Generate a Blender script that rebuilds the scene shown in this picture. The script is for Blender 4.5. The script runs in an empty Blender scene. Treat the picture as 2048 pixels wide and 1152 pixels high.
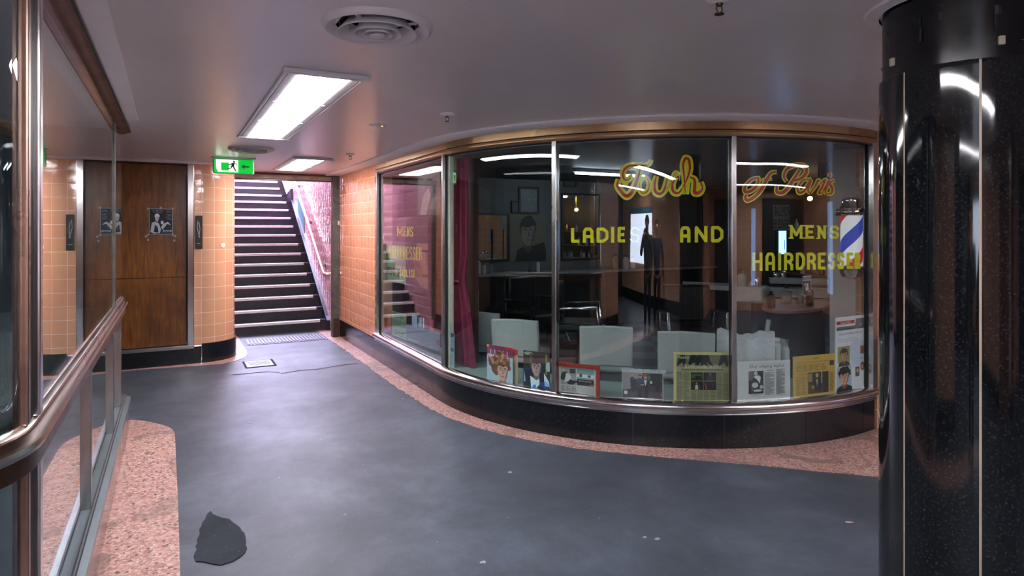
import bpy, bmesh, math, random
from mathutils import Vector, Matrix
random.seed(7)
sc = bpy.context.scene
COL = sc.collection
PI = math.pi

# ------------------------------------------------------------------ camera, sky, light, exposure
YAW = math.radians(28.1)
SY, CY = math.sin(YAW), math.cos(YAW)
FPX, CXP, HYP, EYE = 1270.0, 1024.0, 458.0, 1.6
cd = bpy.data.cameras.new('camera'); cam = bpy.data.objects.new('camera', cd); COL.objects.link(cam)
cam.location = (0, 0, EYE); cam.rotation_euler = (PI/2, 0, -YAW)
cd.sensor_width = 36.0; cd.lens = 36.0*FPX/2048.0; cd.shift_y = -(576-HYP)/2048.0
cd.clip_start = 0.02; cd.clip_end = 200
sc.camera = cam
world = bpy.data.worlds.new('world'); sc.world = world; world.use_nodes = True
bg = world.node_tree.nodes['Background']
bg.inputs[0].default_value = (0.66, 0.66, 1.0, 1); bg.inputs[1].default_value = 20.0
pl = bpy.data.lights.new('stairwell_daylight_portal', 'AREA'); pl.shape = 'RECTANGLE'; pl.size = 1.5; pl.size_y = 4.6
plo = bpy.data.objects.new('stairwell_daylight_portal', pl); COL.objects.link(plo); plo.location = (1.46, 14.2, 5.19)
pl.cycles.is_portal = True
pl2 = bpy.data.lights.new('street_daylight_portal', 'AREA'); pl2.shape = 'RECTANGLE'; pl2.size = 1.5; pl2.size_y = 1.25
plo2 = bpy.data.objects.new('street_daylight_portal', pl2); COL.objects.link(plo2); plo2.location = (1.46, 18.3, 4.6); plo2.rotation_euler = (-PI/2, 0, 0)
pl2.cycles.is_portal = True
LAMP = 17.0            # strength of the fluorescent diffusers
sc.view_settings.view_transform = 'Standard'; sc.view_settings.look = 'None'
sc.view_settings.gamma = 1.0; sc.view_settings.use_curve_mapping = False
sc.view_settings.exposure = 1.47

# ------------------------------------------------------------------ helpers
def hexc(h):
    h = h.lstrip('#'); o = []
    for i in (0, 2, 4):
        v = int(h[i:i+2], 16)/255.0
        o.append(v/12.92 if v <= 0.04045 else ((v+0.055)/1.055)**2.4)
    return (o[0], o[1], o[2], 1.0)

def nmat(name):
    m = bpy.data.materials.new(name); m.use_nodes = True
    nt = m.node_tree; b = nt.nodes['Principled BSDF']
    return m, nt, b

def N(nt, t, **kw):
    n = nt.nodes.new(t)
    for k, v in kw.items():
        if k.startswith('i_'):
            n.inputs[k[2:].replace('_', ' ')].default_value = v
        else: setattr(n, k, v)
    return n

def ramp(nt, fac, stops):
    r = nt.nodes.new('ShaderNodeValToRGB'); e = r.color_ramp.elements
    e[0].position, e[0].color = stops[0][0], stops[0][1]
    e[1].position, e[1].color = stops[1][0], stops[1][1]
    for p, c in stops[2:]:
        x = e.new(p); x.color = c
    nt.links.new(fac, r.inputs[0]); return r.outputs[0]

def mixc(nt, fac, a, b, mode='MIX'):
    m = nt.nodes.new('ShaderNodeMix'); m.data_type = 'RGBA'; m.blend_type = mode
    for sock, v in ((m.inputs[0], fac), (m.inputs[6], a), (m.inputs[7], b)):
        if isinstance(v, (int, float)): sock.default_value = v
        elif isinstance(v, tuple): sock.default_value = v
        else: nt.links.new(v, sock)
    return m.outputs[2]

def bump(nt, b, h, strength=0.3, dist=0.01):
    n = N(nt, 'ShaderNodeBump'); n.inputs['Strength'].default_value = strength; n.inputs['Distance'].default_value = dist
    nt.links.new(h, n.inputs['Height']); nt.links.new(n.outputs[0], b.inputs['Normal']); return n

def coord(nt, kind='Object', scale=(1, 1, 1)):
    tc = N(nt, 'ShaderNodeTexCoord'); mp = N(nt, 'ShaderNodeMapping')
    mp.inputs['Scale'].default_value = scale
    nt.links.new(tc.outputs[kind], mp.inputs[0]); return mp.outputs[0]

def noise(nt, vec, scale, detail=4, rough=0.55, dist=0.0):
    n = N(nt, 'ShaderNodeTexNoise'); n.inputs['Scale'].default_value = scale; n.inputs['Detail'].default_value = detail
    n.inputs['Roughness'].default_value = rough; n.inputs['Distortion'].default_value = dist
    nt.links.new(vec, n.inputs['Vector']); return n.outputs[0]

def plain(name, hx, rough=0.5, metal=0.0, var=0.12, scale=9.0, bmp=0.0, spec=0.5, vscale=(1, 1, 1)):
    m, nt, b = nmat(name); c = hexc(hx)
    v = coord(nt, 'Object', vscale); f = noise(nt, v, scale)
    lo = tuple(x*(1-var) for x in c[:3])+(1,); hi = tuple(min(1, x*(1+var)) for x in c[:3])+(1,)
    nt.links.new(ramp(nt, f, [(0.3, lo), (0.7, hi)]), b.inputs['Base Color'])
    b.inputs['Roughness'].default_value = rough; b.inputs['Metallic'].default_value = metal
    b.inputs['Specular IOR Level'].default_value = spec
    if bmp: bump(nt, b, noise(nt, v, scale*6), bmp, 0.004)
    return m

def emis(name, hx, s):
    m, nt, b = nmat(name); b.inputs['Base Color'].default_value = tuple(0.8*q for q in hexc(hx)[:3])+(1,)
    b.inputs['Emission Color'].default_value = hexc(hx); b.inputs['Emission Strength'].default_value = s
    return m

def glass(name, tint=(0.86, 0.92, 0.91), f0=0.045, wav=0.0, wscale=2.0, rough=0.0, power=5.0):
    m = bpy.data.materials.new(name); m.use_nodes = True; nt = m.node_tree; nt.nodes.clear()
    out = N(nt, 'ShaderNodeOutputMaterial'); mx = N(nt, 'ShaderNodeMixShader')
    tr = N(nt, 'ShaderNodeBsdfTransparent'); gl = N(nt, 'ShaderNodeBsdfGlossy')
    tr.inputs[0].default_value = tint+(1,); gl.inputs[0].default_value = (1, 1, 1, 1); gl.inputs['Roughness'].default_value = rough
    lw = N(nt, 'ShaderNodeLayerWeight'); lw.inputs[0].default_value = 0.5
    p = N(nt, 'ShaderNodeMath', operation='POWER'); p.inputs[1].default_value = power
    ma = N(nt, 'ShaderNodeMath', operation='MULTIPLY_ADD'); ma.inputs[1].default_value = 1-f0; ma.inputs[2].default_value = f0
    nt.links.new(lw.outputs['Facing'], p.inputs[0]); nt.links.new(p.outputs[0], ma.inputs[0])
    nt.links.new(ma.outputs[0], mx.inputs[0]); nt.links.new(tr.outputs[0], mx.inputs[1]); nt.links.new(gl.outputs[0], mx.inputs[2])
    if wav:
        v = coord(nt, 'Object', (1, 1, 0.35)); bn = N(nt, 'ShaderNodeBump')
        bn.inputs['Strength'].default_value = 1.0; bn.inputs['Distance'].default_value = wav
        nt.links.new(noise(nt, v, wscale, 1.0), bn.inputs['Height']); nt.links.new(bn.outputs[0], gl.inputs['Normal'])
    nt.links.new(mx.outputs[0], out.inputs[0]); return m

def tiles(name, base, dark, grout, rough=0.16, size=0.15, wav=0.5, uv='UV', offs=0.0, dist=0.004):
    m, nt, b = nmat(name); v = coord(nt, uv)
    br = N(nt, 'ShaderNodeTexBrick'); br.offset = offs; br.squash = 1.0
    br.inputs['Scale'].default_value = 1.0; br.inputs['Brick Width'].default_value = size; br.inputs['Row Height'].default_value = size
    br.inputs['Mortar Size'].default_value = 0.0028; br.inputs['Mortar Smooth'].default_value = 0.1; br.inputs['Bias'].default_value = 0.0
    br.inputs['Color1'].default_value = hexc(base); br.inputs['Color2'].default_value = hexc(dark); br.inputs['Mortar'].default_value = hexc(grout)
    nt.links.new(v, br.inputs['Vector'])
    n1 = noise(nt, v, 3.0, 5); c = mixc(nt, ramp(nt, n1, [(0.45, (0, 0, 0, 1)), (0.8, (0.35, 0.35, 0.35, 1))]), br.outputs[0], hexc(dark))
    nt.links.new(c, b.inputs['Base Color']); b.inputs['Specular IOR Level'].default_value = 0.75
    rr = N(nt, 'ShaderNodeMapRange'); rr.inputs[3].default_value = rough; rr.inputs[4].default_value = 0.7
    nt.links.new(br.outputs['Fac'], rr.inputs[0]); nt.links.new(rr.outputs[0], b.inputs['Roughness'])
    # each tile is pillowed and sits slightly out of plane
    sv = N(nt, 'ShaderNodeVectorMath', operation='SCALE'); sv.inputs['Scale'].default_value = 1.0/size; nt.links.new(v, sv.inputs[0])
    fr = N(nt, 'ShaderNodeVectorMath', operation='FRACTION'); nt.links.new(sv.outputs[0], fr.inputs[0])
    sb = N(nt, 'ShaderNodeVectorMath', operation='SUBTRACT'); nt.links.new(fr.outputs[0], sb.inputs[0]); sb.inputs[1].default_value = (0.5, 0.5, 0.0)
    ml = N(nt, 'ShaderNodeVectorMath', operation='DOT_PRODUCT'); nt.links.new(sb.outputs[0], ml.inputs[0]); nt.links.new(sb.outputs[0], ml.inputs[1])
    n2 = noise(nt, v, 9.0, 2)
    a1 = N(nt, 'ShaderNodeMath', operation='MULTIPLY_ADD'); nt.links.new(ml.outputs['Value'], a1.inputs[0]); a1.inputs[1].default_value = -0.7
    nt.links.new(n2, a1.inputs[2])
    a2 = N(nt, 'ShaderNodeMath', operation='MULTIPLY_ADD'); nt.links.new(br.outputs['Fac'], a2.inputs[0]); a2.inputs[1].default_value = -0.6
    nt.links.new(a1.outputs[0], a2.inputs[2])
    bump(nt, b, a2.outputs[0], wav, dist)
    return m

def granite(name, hx='#0b0d11', speck='#3b4045', rough=0.07, sc_=60, spec=0.6, amt=0.5):
    m, nt, b = nmat(name); v = coord(nt)
    f = noise(nt, v, sc_, 6, 0.75); g = noise(nt, v, 2.2, 4)
    c = ramp(nt, f, [(0.5, hexc(hx)), (0.78, hexc(speck))])
    c2 = mixc(nt, ramp(nt, g, [(0.4, (0, 0, 0, 1)), (0.75, (amt, amt, amt, 1))]), c, hexc(hx))
    nt.links.new(c2, b.inputs['Base Color'])
    nt.links.new(ramp(nt, noise(nt, v, 5, 5), [(0.3, (rough*0.7,)*3+(1,)), (0.8, (rough*2.2,)*3+(1,))]), b.inputs['Roughness'])
    b.inputs['Specular IOR Level'].default_value = spec
    return m

def terrazzo(name):
    m, nt, b = nmat(name); v = coord(nt)
    vo = N(nt, 'ShaderNodeTexVoronoi'); vo.inputs['Scale'].default_value = 75; nt.links.new(v, vo.inputs['Vector'])
    sep = N(nt, 'ShaderNodeSeparateColor'); nt.links.new(vo.outputs['Color'], sep.inputs[0])
    c = ramp(nt, sep.outputs[0], [(0.0, hexc('#996a60')), (0.35, hexc('#b38679')), (0.62, hexc('#c09a8f')), (0.85, hexc('#d2b9b0')), (0.97, hexc('#5a3c39'))])
    vo2 = N(nt, 'ShaderNodeTexVoronoi'); vo2.inputs['Scale'].default_value = 26; nt.links.new(v, vo2.inputs['Vector'])
    sp = ramp(nt, vo2.outputs['Distance'], [(0.16, (1, 1, 1, 1)), (0.24, (0, 0, 0, 1))])
    s2 = N(nt, 'ShaderNodeSeparateColor'); nt.links.new(vo2.outputs['Color'], s2.inputs[0])
    mm = N(nt, 'ShaderNodeMath', operation='MULTIPLY'); nt.links.new(sp, mm.inputs[0])
    nt.links.new(ramp(nt, s2.outputs[1], [(0.55, (0, 0, 0, 1)), (0.6, (1, 1, 1, 1))]), mm.inputs[1])
    c = mixc(nt, mm.outputs[0], c, hexc('#3d3440'))
    st = noise(nt, v, 1.7, 4, 0.6, 1.2)
    c = mixc(nt, ramp(nt, st, [(0.575, (0, 0, 0, 1)), (0.583, (0.85, 0.85, 0.85, 1)), (0.61, (0.45, 0.45, 0.45, 1))]), c, hexc('#6f5a52'))
    g = noise(nt, v, 0.8, 3)
    c = mixc(nt, ramp(nt, g, [(0.35, (0, 0, 0, 1)), (0.7, (0.35, 0.35, 0.35, 1))]), c, hexc('#9a7076'))
    nt.links.new(c, b.inputs['Base Color'])
    b.inputs['Roughness'].default_value = 0.42; bump(nt, b, noise(nt, v, 60), 0.15, 0.002)
    return m

def asphalt(name, a='#454c56', c_='#565f6c', d='#383e47', grain='#8a92a0', bd=0.0014, spec=0.4, rg=(0.56, 0.44)):
    m, nt, b = nmat(name); v = coord(nt)
    big = noise(nt, v, 1.1, 8, 0.68, 0.25)
    c = ramp(nt, big, [(0.32, hexc(d)), (0.5, hexc(a)), (0.66, hexc(c_))])
    mid = noise(nt, v, 7.5, 9, 0.8, 0.3)
    c = mixc(nt, ramp(nt, mid, [(0.42, (0, 0, 0, 1)), (0.7, (0.45, 0.45, 0.45, 1))]), c, hexc(d))
    fine = noise(nt, v, 110, 3, 0.85)
    c = mixc(nt, ramp(nt, fine, [(0.6, (0, 0, 0, 1)), (0.85, (0.35, 0.35, 0.35, 1))]), c, hexc(grain))
    vo = N(nt, 'ShaderNodeTexVoronoi'); vo.inputs['Scale'].default_value = 5.5; nt.links.new(v, vo.inputs['Vector'])
    c = mixc(nt, ramp(nt, vo.outputs['Distance'], [(0.018, (1, 1, 1, 1)), (0.026, (0, 0, 0, 1))]), c, hexc('#a5a8b2'))
    v3 = N(nt, 'ShaderNodeTexVoronoi'); v3.inputs['Scale'].default_value = 19; nt.links.new(v, v3.inputs['Vector'])
    c = mixc(nt, ramp(nt, v3.outputs['Distance'], [(0.03, (0.8, 0.8, 0.8, 1)), (0.055, (0, 0, 0, 1))]), c, hexc('#8f96a3'))
    nt.links.new(c, b.inputs['Base Color'])
    nt.links.new(ramp(nt, big, [(0.3, (rg[0],)*3+(1,)), (0.7, (rg[1],)*3+(1,))]), b.inputs['Roughness'])
    ad = N(nt, 'ShaderNodeMath', operation='ADD'); nt.links.new(mid, ad.inputs[0]); nt.links.new(fine, ad.inputs[1])
    bump(nt, b, ad.outputs[0], 0.5, bd); b.inputs['Specular IOR Level'].default_value = spec
    return m

def wood(name, a='#8f5722', b_='#5a300f', rough=0.3, patch=True):
    m, nt, b = nmat(name); v = coord(nt, 'Object', (9, 9, 0.8))
    f = noise(nt, v, 3.5, 8, 0.65, 0.9)
    c = ramp(nt, f, [(0.3, hexc(b_)), (0.6, hexc(a)), (0.8, hexc('#a8702f'))])
    v2 = coord(nt, 'Object', (1, 1, 1)); g = noise(nt, v2, 2.3, 4)
    c = mixc(nt, ramp(nt, g, [(0.42, (0, 0, 0, 1)), (0.7, (0.6, 0.6, 0.6, 1))]), c, hexc('#3a1f0e'))
    nt.links.new(c, b.inputs['Base Color']); b.inputs['Roughness'].default_value = rough
    bump(nt, b, f, 0.12, 0.003); return m

def checker(name, a, b_, size, rot=0.0):
    m, nt, b = nmat(name); tc = N(nt, 'ShaderNodeTexCoord'); mp = N(nt, 'ShaderNodeMapping')
    mp.inputs['Rotation'].default_value = (0, 0, rot); nt.links.new(tc.outputs['Object'], mp.inputs[0])
    ch = N(nt, 'ShaderNodeTexChecker'); ch.inputs['Scale'].default_value = 1.0/size
    ch.inputs['Color1'].default_value = hexc(a); ch.inputs['Color2'].default_value = hexc(b_)
    nt.links.new(mp.outputs[0], ch.inputs['Vector']); nt.links.new(ch.outputs[0], b.inputs['Base Color'])
    b.inputs['Roughness'].default_value = 0.3; return m

def steel(name, hx='#b0adab', rough=0.22, tarn='#857a72', amt=0.5, sc_=2.5, vscale=(1, 1, 1)):
    m, nt, b = nmat(name); v = coord(nt, 'Object', vscale)
    c = ramp(nt, noise(nt, v, sc_, 6, 0.65), [(0.52, hexc(hx)), (0.62+amt*0.4, hexc(tarn))])
    nt.links.new(c, b.inputs['Base Color']); b.inputs['Metallic'].default_value = 1.0
    nt.links.new(ramp(nt, noise(nt, v, 4, 3), [(0.3, (rough*0.85,)*3+(1,)), (0.75, (rough*1.3,)*3+(1,))]), b.inputs['Roughness'])
    bump(nt, b, noise(nt, v, 3, 2), 0.04, 0.002); return m

M = dict(
    asphalt=asphalt('asphalt'), patch=asphalt('asphalt_patch', '#2b3036', '#343a41', '#202429', '#565d66', 0.002, 0.2, (0.9, 0.8)), terrazzo=terrazzo('terrazzo'),
    tile=tiles('peach_tile', '#dba584', '#d29a78', '#efd6c0', 0.14, 0.15, 0.8),
    tile_side=tiles('peach_tile_wall', '#e0986e', '#d88f66', '#f0c4a2', 0.09, 0.15, 1.0, dist=0.013),
    tile_stair=tiles('stair_tile_daylight_tint', '#d79b9c', '#cc8f93', '#e6c3c4', 0.1, 0.15, 1.0, dist=0.013),  # peach tile with the pink cast of bluish daylight put into its colour
    plinth=granite('black_plinth', '#0d0f14', '#2a2d33', 0.13, 50, 0.5), granite=granite('black_granite', '#090b0e', '#30353b', 0.05, 110, 0.6, 0.2),
    ceiling=plain('ceiling_paint', '#e2dadd', 0.3, 0, 0.04, 1.2, 0.05, 0.6), strip=plain('white_trim_paint', '#efe9ec', 0.4, 0, 0.05, 2),
    white=plain('white_enamel', '#d2cdcf', 0.4, 0, 0.06, 5), fix=plain('fixture_frame', '#e0dbe0', 0.4, 0, 0.05, 4),
    steel=steel('brushed_steel'), bright=steel('bright_steel', '#c8c4c4', 0.16, '#9a918b', 0.6), bronze=steel('tarnished_bronze', '#a88a68', 0.3, '#765b42', 0.3, 1.2),
    copper=steel('dull_copper', '#a58a7d', 0.3, '#7b5f52', 0.4), brown=steel('brown_metal', '#6f5344', 0.32, '#503c30', 0.4), dark=plain('dark_gap', '#0b0c0e', 0.5),
    casedark=plain('case_interior', '#3d484b', 0.7), wood=wood('plywood'), black=plain('black_plastic', '#101114', 0.4),
    stairdark=plain('stair_rubber', '#24232c', 0.45, 0, 0.35, 6, 0.3), nosing=plain('nosing_aluminium', '#e4dedd', 0.4, 0.35, 0.12, 14),
    postpaint=plain('worn_post_paint', '#4e4b45', 0.5, 0, 0.4, 12, 0.3), lintel=plain('scuffed_lintel_paint', '#94877f', 0.45, 0, 0.3, 7, 0.2),
    rail=steel('handrail_bronze', '#f0dccb', 0.28, '#8f6f58', 0.8), yellow=plain('yellow_paint', '#ece400', 0.4, 0, 0.1, 30), red=plain('red_paint', '#d01616', 0.4, 0, 0.15, 30),
    glass_shop=glass('curved_shop_glass', (0.91, 0.95, 0.945), 0.055, 0.0016, 2.4), glass_side=glass('flat_shop_glass', (0.93, 0.95, 0.95), 0.06, 0.0005, 1.5),
    glass_case=glass('display_case_glass', (0.9, 0.94, 0.94), 0.05, 0.0002, 1.0, power=4.0),
    clear=glass('clear_plastic', (0.97, 0.98, 0.98), 0.05), wine=plain('wine_velvet', '#6d0f35', 0.8, 0, 0.3, 12, 0.2), winewall=plain('wine_board', '#33161a', 0.55, 0, 0.2, 4),
    vinyl=plain('pale_grey_vinyl', '#a9afad', 0.42, 0, 0.06, 6), chrome=steel('chrome', '#d5d5d5', 0.09, '#8a8a8a', 0.9), floor_in=checker('chequer_floor', '#5f6e6b', '#0d1113', 0.42, math.radians(38)),
    wall_in=plain('shop_wall', '#5d6064', 0.6, 0, 0.15, 3), ceil_in=plain('shop_ceiling', '#5a5a5c', 0.6), counter=plain('peach_laminate', '#b5745a', 0.35, 0, 0.08, 8),
    dkcab=plain('dark_cabinet', '#17171c', 0.4), porcelain=plain('porcelain', '#c2c0bf', 0.2), towel=plain('white_towel', '#c8ccd0', 0.9, 0, 0.1, 40, 0.6),
    mirror=steel('mirror', '#e6eaea', 0.02, '#cfd4d4', 1.0), cream=plain('cream_paint', '#b9bfae', 0.5), gold=steel('brass', '#c89a4c', 0.2, '#8a6630', 0.7),
    denim=plain('dark_denim', '#141c2b', 0.8), coat=plain('dark_coat', '#0f1218', 0.8), skin=plain('skin', '#b98468', 0.5), hair=plain('hair', '#2a1d14', 0.6),
    green=plain('green_card', '#7fae86', 0.6, 0, 0.1, 6), teal=plain('teal_panel', '#3f7f8f', 0.4),
    stain=plain('floor_stain', '#1c1e21', 0.6, 0, 0.3, 20), gum=plain('pale_gum', '#9a9dab', 0.6), crack=plain('floor_crack', '#15161a', 0.9), bowl=plain('drain_plate', '#7c7c90', 0.4, 0.5, 0.1, 9),
)
def lit_window(name, hx, s): return emis(name, hx, s)
M['lamp'] = emis('fluorescent_diffuser', '#fdfaff', LAMP)
M['shoplamp'] = emis('shop_tube', '#dff2ff', 14.0); M['bulb'] = emis('warm_bulb', '#ffcf8a', 12.0)
M['litwin'] = emis('lit_window', '#dfe8ff', 3.0); M['dimwin'] = emis('dim_window', '#a9c4ff', 0.8); M['led'] = emis('red_led', '#ff4a20', 12.0)
M['exitg'] = emis('exit_green', '#00b032', 0.42); M['exitw'] = emis('exit_white', '#e8ffe9', 0.75); M['screen'] = emis('blue_screen_reflection', '#6fb4ff', 2.2)
_ink = {}
def ink(hx):
    if hx not in _ink: _ink[hx] = plain('ink_'+hx.strip('#'), hx, 0.5, 0, 0.05, 60)
    return _ink[hx]

class MB:
    def __init__(s): s.v = []; s.f = []; s.uv = []; s.mi = []; s.mats = []; s.cur = 0
    def mat(s, m):
        if m not in s.mats: s.mats.append(m)
        s.cur = s.mats.index(m); return s
    def face(s, pts, uv=None):
        i = len(s.v); s.v += [tuple(p) for p in pts]; s.f.append(tuple(range(i, i+len(pts))))
        s.uv.append(uv or [(0, 0)]*len(pts)); s.mi.append(s.cur)
    def grid(s, rows, uvr=None, closeu=False, closev=False):
        i0 = len(s.v); nr = len(rows); nc = len(rows[0])
        for r in rows: s.v += [tuple(p) for p in r]
        for a in range(nr if closev else nr-1):
            for b in range(nc if closeu else nc-1):
                a2 = (a+1) % nr; b2 = (b+1) % nc
                s.f.append((i0+a*nc+b, i0+a*nc+b2, i0+a2*nc+b2, i0+a2*nc+b)); s.mi.append(s.cur)
                s.uv.append([uvr[a][b], uvr[a][b2], uvr[a2][b2], uvr[a2][b]] if uvr else [(0, 0)]*4)
    def box(s, x0, x1, y0, y1, z0, z1, R=None):
        p = [Vector(q) for q in ((x0, y0, z0), (x1, y0, z0), (x1, y1, z0), (x0, y1, z0), (x0, y0, z1), (x1, y0, z1), (x1, y1, z1), (x0, y1, z1))]
        if R is not None: p = [R @ q for q in p]
        i = len(s.v); s.v += [tuple(q) for q in p]
        for f, ax in (((0, 3, 2, 1), 'z'), ((4, 5, 6, 7), 'z'), ((0, 1, 5, 4), 'y'), ((1, 2, 6, 5), 'x'), ((2, 3, 7, 6), 'y'), ((3, 0, 4, 7), 'x')):
            s.f.append(tuple(i+k for k in f)); s.mi.append(s.cur)
            s.uv.append([{'z': (p[k].x, p[k].y), 'y': (p[k].x, p[k].z), 'x': (p[k].y, p[k].z)}[ax] for k in f])
        return s
    def sweep(s, path, prof, closed=True, caps=True):
        # path: (x, y, nx, ny, s); prof: (off, z)
        pl_ = [0.0]
        for a, b in zip(prof, prof[1:]): pl_.append(pl_[-1]+math.hypot(a[0]-b[0], a[1]-b[1]))
        rows = [[(x+nx*o, y+ny*o, z) for o, z in prof] for x, y, nx, ny, t in path]
        uvr = [[(t, z) for o, z in prof] for x, y, nx, ny, t in path]
        s.grid(rows, uvr, closeu=closed)
        if caps and closed:
            s.face(rows[0]); s.face(list(reversed(rows[-1])))
        return s
    def lathe(s, c, prof, seg=32, axis='z', R=None):
        rows = []
        for k in range(seg):
            a = 2*PI*k/seg; row = []
            for r, h in prof:
                if axis == 'z': q = Vector((r*math.cos(a), r*math.sin(a), h))
                elif axis == 'y': q = Vector((r*math.cos(a), h, r*math.sin(a)))
                else: q = Vector((h, r*math.cos(a), r*math.sin(a)))
                if R is not None: q = R @ q
                row.append(tuple(q+Vector(c)))
            rows.append(row)
        s.grid(rows, None, closev=True); return s
    def tube(s, pts, r, seg=10, caps=True):
        pts = [Vector(p) for p in pts]; rows = []; up = Vector((0, 0, 1)); n = len(pts)
        rr = r if isinstance(r, (list, tuple)) else [r]*n
        pu = None
        for i, p in enumerate(pts):
            d = (pts[min(i+1, n-1)]-pts[max(i-1, 0)]).normalized()
            if pu is None:
                u = d.cross(up if abs(d.z) < 0.9 else Vector((1, 0, 0))).normalized()
            else:
                u = (pu-d*pu.dot(d)).normalized()
            pu = u; w = d.cross(u)
            rows.append([tuple(p+rr[i]*(math.cos(2*PI*k/seg)*u+math.sin(2*PI*k/seg)*w)) for k in range(seg)])
        s.grid(rows, None, closeu=True)
        if caps: s.face(list(reversed(rows[0]))); s.face(rows[-1])
        return s
    def prism(s, pts, z0, z1):
        # pts ccw in xy
        s.face([(x, y, z1) for x, y in pts], [(x, y) for x, y in pts]); s.face([(x, y, z0) for x, y in reversed(pts)])
        for a, b in zip(pts, pts[1:]+pts[:1]): s.face([(a[0], a[1], z0), (b[0], b[1], z0), (b[0], b[1], z1), (a[0], a[1], z1)])
        return s
    def sphere(s, c, r, seg=16, R=None):
        rx, ry, rz = (r, r, r) if isinstance(r, (int, float)) else r
        rows = [[(c[0]+rx*math.sin(PI*i/seg)*math.cos(2*PI*k/seg), c[1]+ry*math.sin(PI*i/seg)*math.sin(2*PI*k/seg), c[2]+rz*math.cos(PI*i/seg)) for i in range(seg+1)] for k in range(seg)]
        s.grid(rows, None, closev=True); return s
    def build(s, name, m=None, parent=None, bevel=0.0, smooth=False, loc=None, weld=True, autosm=None, recalc=True):
        me = bpy.data.meshes.new(name); me.from_pydata(s.v, [], s.f)
        ul = me.uv_layers.new(name='UVMap'); k = 0
        for fuv in s.uv:
            for q in fuv: ul.data[k].uv = q; k += 1
        mats = s.mats if s.mats else []
        if m is not None: mats = [M[m] if isinstance(m, str) else m]
        for x in mats: me.materials.append(M[x] if isinstance(x, str) else x)
        if m is None: me.polygons.foreach_set('material_index', s.mi)
        bm = bmesh.new(); bm.from_mesh(me)
        if weld: bmesh.ops.remove_doubles(bm, verts=bm.verts, dist=1e-5)
        if recalc: bmesh.ops.recalc_face_normals(bm, faces=bm.faces)
        bm.to_mesh(me); bm.free()
        if smooth:
            for p in me.polygons: p.use_smooth = True
            try: me.set_sharp_from_angle(angle=math.radians(38))
            except Exception: pass
        o = bpy.data.objects.new(name, me); COL.objects.link(o)
        if bevel:
            b = o.modifiers.new('bevel', 'BEVEL'); b.width = bevel; b.segments = 2; b.limit_method = 'ANGLE'
        if parent is not None: o.parent = parent
        if loc: o.location = loc
        return o

def tag(o, label=None, cat=None, group=None, kind=None):
    if label: o['label'] = label
    if cat: o['category'] = cat
    if group: o['group'] = group
    if kind: o['kind'] = kind
    return o
def empty(name, loc=(0, 0, 0), rz=0.0, label=None, cat=None, group=None, kind=None):
    e = bpy.data.objects.new(name, None); COL.objects.link(e); e.location = loc; e.rotation_euler = (0, 0, rz); e.empty_display_size = 0.05
    return tag(e, label, cat, group, kind)
def struct(o, label=None, cat=None):
    o['kind'] = 'structure'; return tag(o, label, cat)
def copy_tree(o, parent=None, loc=None, rz=None, label=None):
    c = o.copy(); COL.objects.link(c)
    if parent is not None: c.parent = parent
    if loc is not None: c.location = loc
    if rz is not None: c.rotation_euler = (0, 0, rz)
    if label: c['label'] = label
    for ch in list(o.children): copy_tree(ch, c)
    return c

# ------------------------------------------------------------------ the measured plan
XS, CX0, CY0, RR = 2.186, 4.621, 5.52, 2.435        # shop front: straight part x = XS, then an arc
Y0 = 9.55; L1 = Y0-CY0; AEND = math.radians(277.4)
SEND = L1+RR*(AEND-PI)
def SP(s, off=0.0):
    if s <= L1: return (XS-off, Y0-s, -1.0, 0.0)
    a = PI+(s-L1)/RR
    return (CX0+(RR+off)*math.cos(a), CY0+(RR+off)*math.sin(a), math.cos(a), math.sin(a))
def shop_path(s0, s1, n=None):
    if n is None: n = max(2, int((s1-s0)/0.06))
    ss = [s0+(s1-s0)*i/n for i in range(n+1)]
    if s0 < L1 < s1: ss = sorted(ss+[L1])
    return [SP(t)+(t,) for t in ss]
def ray(px):
    u = (px-CXP)/FPX; return (SY+CY*u, CY-SY*u)       # at camera depth 1
def hit(px, py, off=0.0):
    """photo point -> the shop front surface at this offset: (x, y, z, s)"""
    dx, dy = ray(px); n = math.hypot(dx, dy); ux, uy = dx/n, dy/n
    b = CX0*ux+CY0*uy; disc = b*b-(CX0**2+CY0**2)+(RR+off)**2
    t = None
    if disc > 0:
        t = b-math.sqrt(disc); x, y = t*ux, t*uy
        if y > CY0: t = None
    if t is None: t = (XS-off)/ux
    x, y = t*ux, t*uy; d = t/n
    s = Y0-y if y >= CY0 else L1+RR*((math.atan2(y-CY0, x-CX0) % (2*PI))-PI)
    return (x, y, EYE-(py-HYP)/FPX*d, s)
def at(px, py, d):
    dx, dy = ray(px); return Vector((dx*d, dy*d, EYE-(py-HYP)/FPX*d))
def on_floor(px, py, z=0.0):
    d = (EYE-z)*FPX/(py-HYP); dx, dy = ray(px); return (dx*d, dy*d)
CEIL = 2.40

# ------------------------------------------------------------------ floor
mb = MB(); mb.box(-5, 10, -5.2, 10.35, -0.2, 0.0); struct(mb.build('floor', 'asphalt'), 'worn dark blue-grey asphalt floor of the arcade', 'floor')
def slab(name, pts, z, m, label, cat, kind='structure', z0=0.0):
    mb = MB(); area = sum(a[0]*b[1]-b[0]*a[1] for a, b in zip(pts, pts[1:]+pts[:1]))
    if area < 0: pts = pts[::-1]
    mb.prism(pts, z0, z); o = mb.build(name, m); return tag(o, label, cat, None, kind)
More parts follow.
